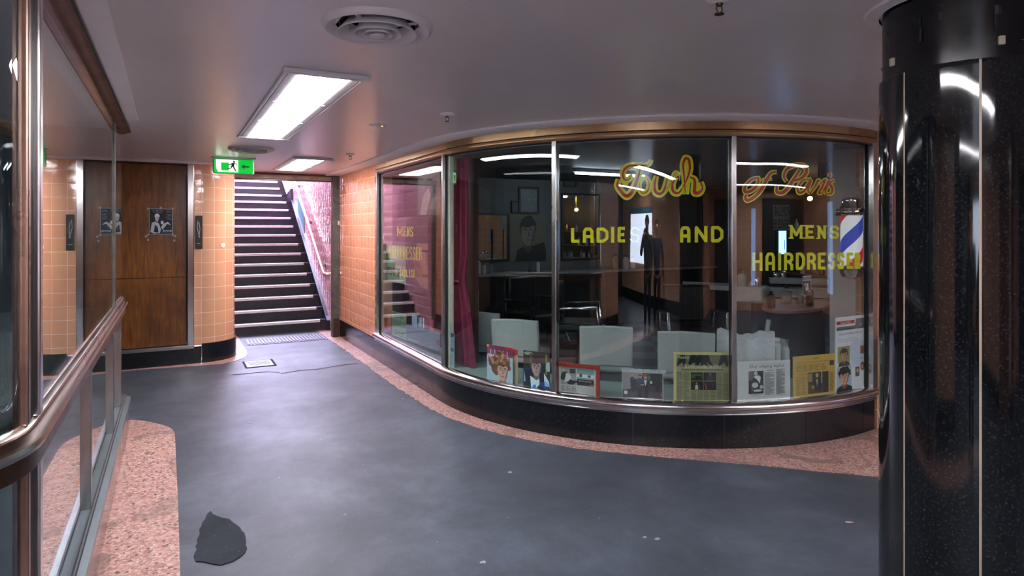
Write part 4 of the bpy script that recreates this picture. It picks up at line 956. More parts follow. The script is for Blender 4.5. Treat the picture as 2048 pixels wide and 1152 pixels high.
struct(MB().box(2.0, 3.6, -5.04, -4.96, 0.0, 2.2).build('door_3', 'dkcab'), 'dark doorway far behind the viewer', 'door')
struct(MB().box(0.3, 1.2, -3.03, -2.975, 0.0, 2.1).build('door_4', plain('brown_shopfront', '#7a4f3c', 0.4)), 'brown door behind the viewer', 'door')

struct(MB().box(4.98, 5.055, 3.11, 3.15, 0, 2.4).build('wall_jamb', 'tile'), 'narrow peach tiled strip right of the shop window frame', 'wall')
# ------------------------------------------------------------------ hairdresser's interior
ip = [SP(SEND-(SEND-0.2)*i/60, -0.10)[:2] for i in range(61)]
slab('floor_shop', [(9.8, 3.3), (5.0, 3.3)]+ip+[(2.3, 9.0), (9.8, 9.0)], 0.004, 'floor_in', 'black and grey-green chequered floor of the hairdresser', 'floor')
cpg = [SP(SEND-(SEND-0.2)*i/60, -0.06)[:2] for i in range(61)]
slab('ceiling_shop', [(9.8, 3.3), (5.0, 3.3)]+cpg+[(2.3, 9.0), (9.8, 9.0)], 2.4, 'ceil_in', 'dim ceiling inside the hairdresser', 'ceiling', 'structure', 2.385)
struct(MB().box(2.2, 9.8, 8.8, 9.0, 0, 2.4).build('wall_shop_back', 'wall_in'), 'dim grey back wall of the hairdresser', 'wall')
struct(MB().box(8.6, 8.8, 3.34, 8.8, 0, 2.4).build('wall_shop_right', plain('shop_wall_warm', '#4a3a32', 0.6)), 'warm brown side wall of the hairdresser', 'wall')
struct(MB().box(2.386, 2.46, 7.6, 8.8, 0, 2.4).build('wall_shop_left', 'wall_in'), 'left wall inside the hairdresser', 'wall')
struct(MB().sweep(shop_path(sA, mulls[0]+0.0), [(-0.34, 0.335), (-0.34, 2.27), (-0.37, 2.27), (-0.37, 0.335)]).build('wall_display', 'winewall'), 'dark wine coloured display board behind the flat pane', 'display board')
struct(MB().box(5.08, 5.3, 3.35, 3.6, 0, 2.39).build('wall_pilaster', 'white'), 'pale pilaster inside the right end of the shop window', 'pilaster')

# curtain
s0, s1 = hit(893, 500, -0.2)[3], hit(938, 500, -0.2)[3]
rows = []
for z, wd in ((2.26, 1.0), (1.9, 1.0), (1.35, 1.0), (1.12, 0.86), (0.9, 1.02), (0.6, 1.12), (0.345, 1.22)):
    r = []
    for k in range(73):
        t = k/72; sx = s0+(s1-s0)*t*wd; o = -0.19+0.035*math.sin(t*2*PI*6.5+0.5*math.sin(z*3))+0.012*math.sin(t*31); x, y = SP(sx, o)[:2]; r.append((x, y, z))
    rows.append(r)
mb = MB(); mb.grid(rows); back = [[(x+0.006, y+0.004, z) for x, y, z in r] for r in rows]; mb.grid(back)
e = empty('curtain', (0, 0, 0), 0, 'long gathered wine-red velvet curtain behind the slim left upright', 'curtain')
mb.build('drape', 'wine', e, smooth=True, recalc=False)
p = SP((s0+s1)/2-0.01, -0.15); MB().tube([SP(s0+(s1-s0)*t*0.9, -0.13)[:2]+(1.12-0.01*math.sin(t*3),) for t in (0, .25, .5, .75, 1)], 0.012, 8).build('tie', 'wine', e, smooth=True)

# waiting chairs, their backs to the window
def make_chair(label):
    e = empty('waiting_chair', (0, 0, 0), 0, label, 'chair', 'pale grey waiting chairs along the window')
    rows = []
    for v in range(9):
        t = v/8; z = 0.42+0.35*t; y = -0.20-0.06*t; w = 0.225
        rows.append([(w*(2*k/12-1), y-0.03*(1-(2*k/12-1)**2)*1.0, z+0.006*math.cos((2*k/12-1)*PI)) for k in range(13)])
    mb = MB(); mb.grid(rows); b2 = [[(x, y+0.05, z) for x, y, z in r] for r in rows]; mb.grid([list(reversed(r)) for r in b2])
    for r, q in ((rows[0], b2[0]), (rows[-1], b2[-1])):
        mb.grid([r, q])
    mb.grid([[r[0] for r in rows], [r[0] for r in b2]]); mb.grid([[r[-1] for r in rows], [r[-1] for r in b2]])
    mb.build('backrest', 'vinyl', e, bevel=0.012, smooth=True)
    MB().box(-0.225, 0.225, -0.2, 0.26, 0.36, 0.44).build('seat', 'vinyl', e, bevel=0.03, smooth=True)
    for sx in (-1, 1):
        MB().tube([(sx*0.2, 0.22, 0.0), (sx*0.2, 0.21, 0.36)], 0.012, 8).build('leg', 'chrome', e, smooth=True)
        MB().tube([(sx*0.2, -0.22, 0.0), (sx*0.2, -0.19, 0.36), (sx*0.2, -0.17, 0.6)], 0.012, 8).build('leg', 'chrome', e, smooth=True)
    return e
def towards_cam(x, y, extra=0.0): return math.atan2(-y, -x)+PI/2+extra      # local -Y looks at the camera
spots = [(972, 6.35, 0.34, 'grey waiting chair half hidden by the wine curtain'), (1043, 5.85, 0.28, 'grey waiting chair left of the second steel upright'),
         (1212, 5.45, 0.0, 'grey waiting chair behind the framed clipping and group photo'), (1372, 5.15, 0.0, 'grey waiting chair right behind the yellowed newspaper')]
c0 = None
for px, d, ex, lb in spots:
    dx, dy = ray(px); x, y = dx*(d+0.2), dy*(d+0.2); rz = towards_cam(x, y, -ex)
    if c0 is None: c0 = make_chair(lb); c0.location = (x, y, 0.004); c0.rotation_euler = (0, 0, rz)
    else: copy_tree(c0, None, (x, y, 0.004), rz, lb)
# towelled chair
dx, dy = ray(1512); x, y = dx*5.25, dy*5.25
e = empty('salon_armchair', (x, y, 0.004), towards_cam(x, y), 'grey armchair with a pale towel draped over it behind the singing stylist clipping', 'armchair')
MB().box(-0.27, 0.2, -0.1, 0.35, 0.18, 0.45).build('seat', 'vinyl', e, bevel=0.04, smooth=True)
MB().box(-0.26, 0.19, -0.16, -0.06, 0.3, 0.70).build('backrest', 'vinyl', e, bevel=0.04, smooth=True)
MB().box(0.185, 0.25, -0.15, 0.3, 0.3, 0.66).build('armrest', 'vinyl', e, bevel=0.03, smooth=True)
MB().box(-0.05, 0.05, 0.0, 0.2, 0.0, 0.2).build('pedestal', 'chrome', e)
rows = []
for v, (yy, zz) in enumerate([(-0.2, 0.42), (-0.2, 0.6), (-0.185, 0.72), (-0.13, 0.755), (-0.06, 0.75), (-0.03, 0.7), (-0.03, 0.5)]):
    rows.append([(-0.30+0.44*k/16, yy+0.012*math.sin(k*1.1+v), zz+0.02*math.sin(k*0.5+1)+0.008*math.sin(k*1.7)) for k in range(17)])
mb = MB(); mb.grid(rows); tag(mb.build('towel', 'towel', None, smooth=True), 'crumpled pale towel lying over the grey armchair back', 'towel')
t_ = bpy.data.objects['towel']; t_.location = e.location; t_.rotation_euler = e.rotation_euler; sm = t_.modifiers.new('solid', 'SOLIDIFY'); sm.thickness = 0.012

# back counter, mirror, portrait, frames
def bw(px, py, y=8.78):
    dx, dy = ray(px); d = y/dy; return (dx*d, y, EYE-(py-HYP)/FPX*d)
x0 = bw(915, 545)[0]; x1 = 8.55
e = empty('back_counter', (0, 0, 0.004), 0, 'long dark dressing counter along the back wall', 'counter')
MB().box(x0, x1, 8.25, 8.79, 0.90, 0.94).build('worktop', plain('grey_top', '#77797c', 0.25), e, bevel=0.006)
for k in range(6):
    a = x0+(x1-x0)*k/6; MB().box(a+0.01, a+(x1-x0)/6-0.01, 8.32, 8.78, 0.06, 0.895).build('cabinet', 'dkcab', e, bevel=0.004)
def hung(name, a, b, y, m, label, cat, fr=0.03, fm='dkcab', prints=None):
    """something flat hung on the back wall between two photo points"""
    p, q = bw(*a, y), bw(*b, y)
    e = empty(name, (p[0], y, q[2]), 0, label, cat); w, h = q[0]-p[0], p[2]-q[2]
    MB().box(0, w, -0.012, 0, 0, h).build('face', m, e)
    if fr: MB().box(-fr, 0, -0.03, 0, -fr, h+fr).box(w, w+fr, -0.03, 0, -fr, h+fr).box(0, w, -0.03, 0, -fr, 0).box(0, w, -0.03, 0, h, h+fr).build('frame', fm, e, bevel=0.004)
    return e
hung('wall_mirror', (926, 430), (1013, 518), 8.79, 'mirror', 'large mirror on the back wall right of the curtain', 'mirror')
hung('wall_mirror', (1125, 390), (1195, 515), 8.79, 'mirror', 'tall mirror on the back wall behind the letters LADIE', 'mirror')
hung('picture', (1040, 378), (1074, 424), 8.79, plain('pale_picture', '#5d666b', 0.3), 'framed pale picture above the large portrait', 'framed picture')
hung('picture', (1024, 404), (1036, 424), 8.79, plain('dim_picture', '#343a3f', 0.3), 'small framed picture left of the pale one above the portrait', 'framed picture', 0.015)
hung('picture', (1128, 330), (1150, 372), 8.79, plain('dim_picture2', '#2e3338', 0.3), 'framed picture above the tall mirror', 'framed picture', 0.02)
hung('picture', (918, 366), (926, 410), 8.79, plain('dim_picture3', '#2b2f33', 0.3), 'narrow framed picture beside the curtain', 'framed picture', 0.015)
p, q = bw(1019, 523, 8.775), bw(1092, 428, 8.775)
sheet('portrait_poster', (p[0], 8.775, p[2]), (q[0], 8.775, p[2]), q[2]-p[2], [('#6d6653', R4(0, 0, 1, 1)), ('#17191d', [(0.25, 0), (0.35, 0.25), (0.55, 0.3), (0.95, 0.4), (1, 0.2), (1, 0)])]
      + face(0.5, 0.62, 0.37, '#8a7f70', '#15161a', '#4c4840', 0.06, 0.98, 21, '#17191d', 0.95), back='#6d6653', label='large dark portrait poster of a man with black hair on the back wall', cat='poster')
# right side: peach counter, basin unit, shelf, mirrors
def W(px, d): dx, dy = ray(px); return (dx*d, dy*d)
e = empty('peach_counter', (0, 0, 0.004), 0, 'peach laminate counter with a wavy front in the right of the shop', 'counter')
pts = [W(1526, 6.5), W(1524, 6.25), W(1535, 6.05), W(1555, 5.95), W(1590, 5.95), W(1620, 6.05), W(1645, 6.2), W(1665, 6.5), W(1655, 6.95), W(1526, 6.95)]
MB().prism(pts, 0.80, 0.83).build('worktop', 'counter', e, bevel=0.006)
pts2 = [W(1532, 6.5), W(1560, 6.35), W(1600, 6.35), W(1645, 6.55), W(1640, 6.93), W(1532, 6.93)]
MB().prism(pts2, 0.0, 0.80).build('cabinet', 'dkcab', e)
e = empty('basin_unit', (*W(1500, 6.3), 0.004), towards_cam(*W(1500, 6.3), -0.25), 'white hair washing basin unit left of the peach counter', 'basin')
MB().box(-0.16, 0.13, 0, 0.3, 0.86, 1.02).build('basin', 'porcelain', e, bevel=0.03, smooth=True)
MB().box(-0.14, 0.0, 0.05, 0.28, 0, 0.86).build('cabinet', 'dkcab', e)
e = empty('wall_shelf', (*W(1575, 7.1), 0.004), towards_cam(*W(1575, 7.1), 0.1), 'white tiled ledge behind the peach counter', 'ledge')
MB().box(-0.18, 0.42, 0.0, 0.2, 0.98, 1.04).build('ledge', 'porcelain', e, bevel=0.01); MB().box(-0.18, 0.42, 0.02, 0.2, 0.83, 0.93).build('tiled_front', 'white', e)
MB().box(-0.16, 0.4, 0.12, 0.18, 0.0, 0.84).build('support', 'dkcab', e)
e = empty('washing_counter', (0, 0, 0.004), 0, 'pale shelf counter with basins in the middle of the shop', 'counter')
pts = [W(1365, 7.2), W(1475, 6.9), W(1478, 7.3), W(1365, 7.6)]
MB().prism(pts, 0.92, 0.97).build('worktop', 'porcelain', e, bevel=0.01); MB().prism([W(1370, 7.3), W(1470, 7.0), W(1473, 7.3), W(1370, 7.6)], 0, 0.92).build('cabinet', 'dkcab', e)
def bottle(px, py_base, d, h, r, m, name='bottle', label='', cat='bottle', pump=False, capm='black', group=None):
    dx, dy = ray(px); z = EYE-(py_base-HYP)/FPX*d
    e = empty(name, (dx*d, dy*d, z), 0, label, cat, group)
    MB().lathe((0, 0, 0), [(0, 0), (r*0.95, 0), (r, 0.01), (r, h*0.7), (r*0.85, h*0.78), (r*0.35, h*0.84), (r*0.35, h*0.9), (0, h*0.9)], 20).build('body', m, e, smooth=True)
    mb = MB().lathe((0, 0, 0), [(0, h*0.88), (r*0.42, h*0.88), (r*0.42, h), (0, h)], 14)
    if pump: mb.tube([(0, 0, h), (0, 0, h*1.2), (-r*1.1, 0, h*1.18)], r*0.14, 8)
    mb.build('cap', capm, e, smooth=True); return e
clearp = plain('soap_plastic', '#7f9a93', 0.2)
bottle(1484, HYP+0.576*FPX/6.4, 6.4, 0.15, 0.045, clearp, 'soap_dispenser', 'pump soap dispenser on the white basin unit', 'soap dispenser', True)
bottle(1514, HYP+0.576*FPX/6.36, 6.36, 0.11, 0.028, 'chrome', 'canister', 'chrome canister at the right end of the basin unit', 'canister')
bottle(1503, HYP+0.576*FPX/6.38, 6.38, 0.06, 0.03, 'chrome', 'canister', 'squat chrome pot beside the chrome canister', 'canister')
bottle(1552, HYP+0.56*FPX/7.2, 7.2, 0.09, 0.03, 'chrome', 'canister', 'left chrome shaker on the white tiled ledge', 'canister'); bottle(1566, HYP+0.56*FPX/7.22, 7.22, 0.1, 0.035, 'chrome', 'canister', 'right chrome shaker on the white tiled ledge', 'canister')
bottle(1542, HYP+0.766*FPX/6.2, 6.2, 0.16, 0.04, 'black', 'canister', 'black cylinder at the left front of the peach counter', 'canister'); bottle(1619, HYP+0.766*FPX/6.35, 6.35, 0.2, 0.036, 'black', 'canister', 'tall black cylinder at the right front of the peach counter', 'canister')
bottle(1573, HYP+0.766*FPX/6.6, 6.6, 0.17, 0.05, 'porcelain', 'bottle', 'pale conical flask in the middle of the peach counter', 'bottle'); bottle(1601, HYP+0.766*FPX/6.5, 6.5, 0.12, 0.03, clearp, 'tumbler', 'clear tumbler holding a green comb on the peach counter', 'tumbler', capm=plain('lime', '#9bd400', 0.5))
for i, px in enumerate((1232, 1252, 1265)):
    bottle(px, HYP+(EYE-0.945)*FPX/(8.5/ray(px)[1]), 8.5/ray(px)[1], 0.24-0.02*i, 0.05, 'porcelain' if i else plain('tan_bottle', '#8f7a5c', 0.4), 'bottle', ['tan', 'first pale', 'second pale'][i]+' shampoo bottle on the back counter behind the letter S', 'bottle')
for i, px in enumerate((935, 946, 958, 968, 982, 1060, 1076)):
    dd = 8.5/ray(px)[1]; hb = random.uniform(0.12, 0.22)
    bottle(px, HYP+(EYE-0.944)*FPX/dd, dd, hb, 0.03, random.choice([clearp, 'dkcab', 'porcelain']), 'bottle', 'small hair product bottle standing on the long back counter', 'bottle', group='hair product bottles on the back counter')
# hanging hair dryer
dx, dy = ray(1537); d = 5.75
e = empty('hair_dryer', (dx*d, dy*d, 0.59), towards_cam(dx, dy), 'white hair dryer hanging below the peach counter', 'hair dryer')
MB().lathe((0, 0, 0), [(0, -0.07), (0.04, -0.065), (0.052, -0.03), (0.05, 0.02), (0.035, 0.06), (0.03, 0.10), (0, 0.10)], 20, 'x').build('body', 'porcelain', e, smooth=True)
MB().lathe((0, 0, 0), [(0.0, 0.1), (0.026, 0.1), (0.02, 0.17), (0, 0.17)], 16, 'x').build('nozzle', plain('grey_plastic', '#5d5d60', 0.4), e, smooth=True)
MB().tube([(-0.005, 0, 0.04), (-0.01, 0, 0.1), (0.0, 0, 0.19)], [0.022, 0.02, 0.019], 12).build('handle', 'porcelain', e, smooth=True)
MB().tube([(0.0, 0, 0.188), (0.01, 0.02, 0.196), (0.02, 0.3, 0.1), (0.02,0.55,0.15)], 0.006, 6).build('hook', 'black', e, smooth=True)
# dark salon chairs
def salon_chair(px, d, rz, label):
    x, y = W(px, d); e = empty('salon_chair', (x, y, 0.004), rz, label, 'salon chair', 'black salon chairs')
    MB().box(-0.26, 0.26, -0.25, 0.25, 0.46, 0.56).build('seat', 'black', e, bevel=0.03, smooth=True)
    MB().box(-0.25, 0.25, 0.2, 0.28, 0.6, 1.0).build('backrest', 'black', e, bevel=0.03, smooth=True)
    for sx in (-1, 1): MB().tube([(sx*0.29, 0.24, 0.5), (sx*0.3, 0.22, 0.72), (sx*0.3, -0.2, 0.74), (sx*0.29, -0.22, 0.5)], 0.018, 8).build('armrest', 'chrome', e, smooth=True)
    MB().lathe((0, 0, 0), [(0, 0), (0.25, 0), (0.25, 0.02), (0.06, 0.05), (0.04, 0.1), (0.04, 0.46), (0, 0.46)], 24).build('pedestal', 'chrome', e, smooth=True)
    MB().tube([(-0.18, -0.25, 0.5), (-0.18, -0.42, 0.22), (0.18, -0.42, 0.22), (0.18, -0.25, 0.5)], 0.014, 8).build('footrest', 'chrome', e, smooth=True)
salon_chair(1070, 7.9, 0.3, 'black salon chair in front of the back counter below the portrait')
salon_chair(1160, 7.2, 0.9, 'black salon chair behind the letters LADIE')
salon_chair(1385, 6.6, -0.5, 'black salon chair behind the word AND')
salon_chair(1580, 5.55+0.0, 1.9, 'black salon chair below the peach counter') if False else None
# white framed board and small box behind the curtain
dx, dy = ray(934); d = 7.2
e = empty('leaning_frame', (dx*d, dy*d, 0.38), towards_cam(dx, dy, -0.3), 'white framed board leaning behind the first grey chair', 'framed picture')
MB().box(-0.1, 0.13, 0, 0.02, 0.0, 0.5).build('board', 'wood', e); MB().box(-0.13, -0.09, -0.02, 0.03, 0.0, 0.53).box(0.1, 0.13, -0.02, 0.03, 0.0, 0.53).box(-0.13, 0.13, -0.02, 0.03, 0.49, 0.53).build('frame', 'cream', e)
MB().box(-0.15, 0.15, -0.06, 0.2, -0.376, 0.0).build('stand', 'dkcab', e)
# barber pole
dx, dy = ray(1703); d = 5.2
e = empty('barber_pole', (dx*d, dy*d, 1.51), towards_cam(dx, dy), 'red, white and blue striped barber pole with chrome caps', 'barber pole')
r = 0.082
m_, nt, b_ = nmat('barber_stripes'); v = coord(nt, 'Object')
sepx = N(nt, 'ShaderNodeSeparateXYZ'); nt.links.new(v, sepx.inputs[0])
at2 = N(nt, 'ShaderNodeMath', operation='ARCTAN2'); nt.links.new(sepx.outputs['X'], at2.inputs[0]); nt.links.new(sepx.outputs['Y'], at2.inputs[1])
m1 = N(nt, 'ShaderNodeMath', operation='MULTIPLY_ADD'); nt.links.new(sepx.outputs['Z'], m1.inputs[0]); m1.inputs[1].default_value = 2.0
dv = N(nt, 'ShaderNodeMath', operation='MULTIPLY'); nt.links.new(at2.outputs[0], dv.inputs[0]); dv.inputs[1].default_value = 1/(2*PI)
nt.links.new(dv.outputs[0], m1.inputs[2])
a3 = N(nt, 'ShaderNodeMath', operation='ADD'); nt.links.new(m1.outputs[0], a3.inputs[0]); a3.inputs[1].default_value = 0.32
fr_ = N(nt, 'ShaderNodeMath', operation='FRACT'); nt.links.new(a3.outputs[0], fr_.inputs[0])
cr_ = nt.nodes.new('ShaderNodeValToRGB'); cr_.color_ramp.interpolation = 'CONSTANT'; el = cr_.color_ramp.elements
el[0].position = 0; el[0].color = hexc('#d8d6dc'); el[1].position = 0.28; el[1].color = hexc('#b3202c')
for p_, c_2 in ((0.5, '#d8d6dc'), (0.75, '#1c3fa8')): q_ = el.new(p_); q_.color = hexc(c_2)
nt.links.new(fr_.outputs[0], cr_.inputs[0]); nt.links.new(cr_.outputs[0], b_.inputs['Base Color']); b_.inputs['Roughness'].default_value = 0.35
nt.links.new(cr_.outputs[0], b_.inputs['Emission Color']); b_.inputs['Emission Strength'].default_value = 0.25
MB().lathe((0, 0, 0), [(0, -0.21), (r, -0.21), (r, 0.2), (0, 0.2)], 40).build('striped_cylinder', m_, e, smooth=True)
MB().lathe((0, 0, 0), [(r+0.018, -0.215), (r+0.018, 0.205)], 40).build('glass_sleeve', 'clear', e, smooth=True, recalc=True)
MB().lathe((0, 0, 0), [(0, 0.20), (r+0.035, 0.20), (r+0.04, 0.212), (r+0.03, 0.222), (r+0.02, 0.235), (r+0.03, 0.245), (r+0.03, 0.256), (r+0.005, 0.262), (r-0.01, 0.3), (r-0.01, 0.33), (r-0.03, 0.345), (0, 0.35)], 40).build('top_cap', 'chrome', e, smooth=True)
MB().lathe((0, 0, 0), [(0, -0.21), (r+0.02, -0.21), (r+0.03, -0.218), (r+0.028, -0.232), (r+0.008, -0.242), (r+0.004, -0.27), (r-0.01, -0.30), (r-0.05, -0.32), (0, -0.325)], 40).build('bottom_cap', 'chrome', e, smooth=True)
MB().box(-0.03, 0.03, 0.0, 0.14, 0.29, 0.32).box(-0.03, 0.03, 0.0, 0.14, -0.3, -0.27).build('bracket', 'chrome', e)
# stand-ins for a reflected screen and a reflected sign, warm shelves on the right wall
def on_sheet(name, px0, px1, py0, py1, d, shapes, back, label, cat, lean=0.0, **kw):
    z1 = EYE-(py0-HYP)/FPX*d; z0 = EYE-(py1-HYP)/FPX*d; a = W(px0, d); b = W(px1, d)
    return sheet(name, (a[0], a[1], z0), (b[0], b[1], z0), z1-z0, shapes, back=back, label=label, cat=cat, **kw)
e = empty('reflected_screen', (*W(1565, 7.3), EYE-(508-HYP)/FPX*7.3), towards_cam(*W(1565, 7.3)), 'glowing stand-in for the reflection of a tall blue screen between of Paris and HAIRDRESSER', 'screen')  # glowing box placed inside the shop in place of a screen's reflection
MB().box(-0.04, 0.04, 0, 0.02, 0.0, 0.265).build('display', 'screen', e); MB().box(-0.05, 0.05, 0.002, 0.05, -0.012, 0.277).build('case', 'black', e, bevel=0.004); MB().box(-0.02, 0.02, 0.02, 0.05, -1.305, -0.012).build('stand', 'black', e)
MB().box(0.02, 0.027, -0.003, 0, 0.05, 0.16).build('figures', plain('reflected_screen_ink', '#0b2a8c', 0.4), e)
on_sheet('reflected_sign', 1546, 1579, 410, 460, 7.6, [('text', '#1d1d22', 'POPULAR', 0.05, 0.55, 0.98, 0.95, True), ('text', '#1d1d22', 'SERVICE ME', 0.0, 0.06, 0.98, 0.42, True)], '#8f8f92', 'stand-in for a reflected pale sign, black capitals printed mirror-reversed, above the blue screen reflection', 'sign')  # mirrored print stands in for a sign's reflection
sg = bpy.data.objects['reflected_sign']; MB().box(0.02, 0.04, 0.002, 0.02, -1.59, 0.0).build('stand_rod', 'black', sg)
def back_sheet(a, b, hx, lb): pass
e = empty('display_shelf', (8.58, 5.2, 0.9), 0, 'warm lit shelf of bottles on the brown side wall', 'shelf')
for z in (0.0, 0.3, 0.62):
    MB().box(-0.22, 0, -1.4, 1.6, z, z+0.02).build('board', 'wood', e)
for i in range(26):
    z = 0.9+random.choice([0.0205, 0.3205, 0.6405]); y = 3.95+2.7*i/26
    hb = random.uniform(0.12, 0.22); q = empty('bottle', (8.45, y, z), 0, 'bottle on the warm lit shelf of the brown side wall', 'bottle', 'bottles on the warm lit shelf')
    MB().lathe((0, 0, 0), [(0, 0), (0.032, 0), (0.034, 0.02), (0.034, hb*0.65), (0.012, hb*0.82), (0.012, hb), (0, hb)], 12).build('body', random.choice(['gold', 'porcelain', 'chrome', clearp, 'counter']), q, smooth=True)
for i, (x, y, z) in enumerate([(8.3, 4.3, 2.05), (8.3, 5.2, 2.05), (8.3, 6.2, 2.05)]):
    e = empty('wall_lamp', (x, y, z), 0, 'warm bare bulb lamp above the shelf of bottles', 'lamp', 'warm bulbs above the shelf')
    MB().sphere((0, 0, 0), 0.035, 12).build('bulb', 'bulb', e, smooth=True); MB().lathe((0, 0, 0), [(0, 0.03), (0.02, 0.03), (0.02, 0.33), (0, 0.33)], 12).build('stem', 'gold', e)
# picture with black frame upper right
e = empty('picture', (*W(1668, 7.4), EYE+(HYP-372)/FPX*7.4), towards_cam(*W(1668, 7.4), -0.2), 'black framed dark picture above the barber pole', 'framed picture')
MB().box(-0.14, 0.12, 0, 0.02, 0, 0.3).build('face', plain('dim_picture5', '#3a3a3e', 0.3), e); MB().box(-0.17, -0.14, -0.02, 0.03, -0.03, 0.33).box(0.12, 0.15, -0.02, 0.03, -0.03, 0.33).box(-0.14, 0.12, -0.02, 0.03, -0.03, 0).box(-0.14, 0.12, -0.02, 0.03, 0.3, 0.33).build('frame', 'black', e)
struct(MB().box(7.9, 8.05, 4.55, 4.7, 0, 2.38).build('wall_partition', plain('brown_post', '#5b4033', 0.4)), 'slim brown post inside the right of the shop', 'post')
# shop ceiling tubes
for i, (x, y, rz) in enumerate([(5.2, 6.9, 0.0), (7.6, 5.0, 1.2)]):
    e = empty('tube_light', (x, y, 2.383), rz, ['slim fluorescent tube on the shop ceiling to the left', 'slim fluorescent tube on the shop ceiling to the right'][i], 'tube light')
    MB().box(-0.6, 0.6, -0.05, 0.05, -0.04, 0).build('batten', 'fix', e); MB().tube([(-0.58, 0, -0.055), (0.58, 0, -0.055)], 0.014, 10).build('tube', 'shoplamp', e, smooth=True)

# ------------------------------------------------------------------ papers standing in the window
GO = -0.05
def W4(name, bl, br, tl, off, shapes, z0=0.337, **kw):
    a = hit(bl[0], bl[1], off); b = hit(br[0], br[1], off); t = hit(tl[0], tl[1], off)
    z = a[2] if z0 is None else z0
    return sheet(name, (a[0], a[1], z), (b[0], b[1], (b[2] if z0 is None else z)), t[2]-z, shapes, **kw)
W4('flyer', (889, 731), (909, 736), (889, 659), -0.06, [('#3d3f66', R4(0.05, 0.45, 0.95, 0.97)), ('#6f8fb5', R4(0.35, 0.55, 0.95, 0.85)), ('#c9c4a8', R4(0.05, 0.85, 0.3, 0.97))] + cols(0.1, 0.08, 0.9, 0.4, 1, 9, '#5c7078'), back='#8aa0aa', label='small faded flyer leaning beside the slim left upright', cat='flyer')
random.seed(5); curls = []
for k in range(70):
    a = random.uniform(0.0, PI*1.05); rr_ = random.uniform(0.25, 1.0); curls.append((random.choice(['#7a5032', '#a07a50', '#553420', '#b89468', '#8a4a38']), blob(0.5+0.36*rr_*math.cos(a), 0.5+0.30*rr_*math.sin(a)+0.02, 0.055, 0.045, 8, 0.3, 0, k)))
W4('magazine', (981, 760), (1036, 772), (975, 690), -0.075, [('#c23a3a', R4(0, 0.85, 1, 1)), ('#b9a58a', R4(0, 0, 1, 0.85))], back='#cfc3ac', label='magazine edge showing from behind the curly haired cover', cat='magazine')
W4('magazine', (974.5, 761), (1026, 770.5), (969, 687), -0.05, [('#a9bfc8', R4(0, 0, 1, 1)), ('#7a2f58', R4(0, 0.72, 1, 1)), ('#d8a02a', R4(0, 0.93, 0.07, 1)), ('#c4222c', R4(0.7, 0.93, 1, 1))]
   + [('#a8c4d8' if k % 2 else '#b0304c', R4(0.05+k*0.08, 0.5+0.02*(k % 3), 0.085+k*0.08, 0.88)) for k in range(11)]
   + [('#6e4a30', blob(0.5, 0.5, 0.4, 0.33, 34, 0.12, 0, 4))] + face(0.62, 0.33, 0.38, '#c9a088', '#5e4029', '#9a705c', 0.15, 0.9, 9, None, 1.0) + curls + [('#a9bfc8', R4(0, 0, 0.3, 0.08)), ('text', '#f2f2f2', "men's", 0.06, 0.68, 0.4, 0.78)],
   back='#a9bfc8', label='hair magazine cover with a curly haired man', cat='magazine')
W4('magazine', (1047, 773.5), (1100, 781), (1043, 699.5), -0.05, [('#20302c', R4(0, 0, 1, 1)), ('#93a08c', blob(0.18, 0.93, 0.16, 0.05, 9, 0.3)), ('#5c5138', R4(0.25, 0.5, 0.32, 0.95)), ('#8a8a3c', R4(0.84, 0.4, 0.9, 0.95)), ('#9dbcc0', blob(0.95, 0.62, 0.1, 0.13)),
   ('#1d2f6a', [(0.04, 0.5), (0.3, 0.55), (0.25, 0.35), (0.04, 0.42)]), ('#161d33', [(0.05, 0), (0.05, 0.45), (0.3, 0.5), (0.75, 0.5), (0.95, 0.35), (0.95, 0)]), ('#cfe6ea', [(0.3, 0.0), (0.26, 0.32), (0.45, 0.25), (0.6, 0.33), (0.62, 0.12), (0.5, 0)]), ('#cfe6ea', [(0.8, 0.1), (0.78, 0.45), (0.98, 0.2), (1, 0.08)]), ('#cfe6ea', [(0.03, 0.15), (0.05, 0.44), (0.08, 0.15)])]
   + face(0.5, 0.58, 0.3, '#b99a94', '#161a28', '#7d625f', 0.1, 0.85, 5, None, 1.15, 0.22) + [('text', '#1560d0', 'MEN', 0.66, 0.05, 0.99, 0.2), ('#2a7fd8', [(0.32, 0), (0.38, 0.08), (0.48, 0.1), (0.5, 0)])],
   back='#20302c', label='magazine cover with a dark haired man in a black waistcoat', cat='magazine')
red = plain('red_wood_frame', '#a3341f', 0.35, 0, 0.1, 8)
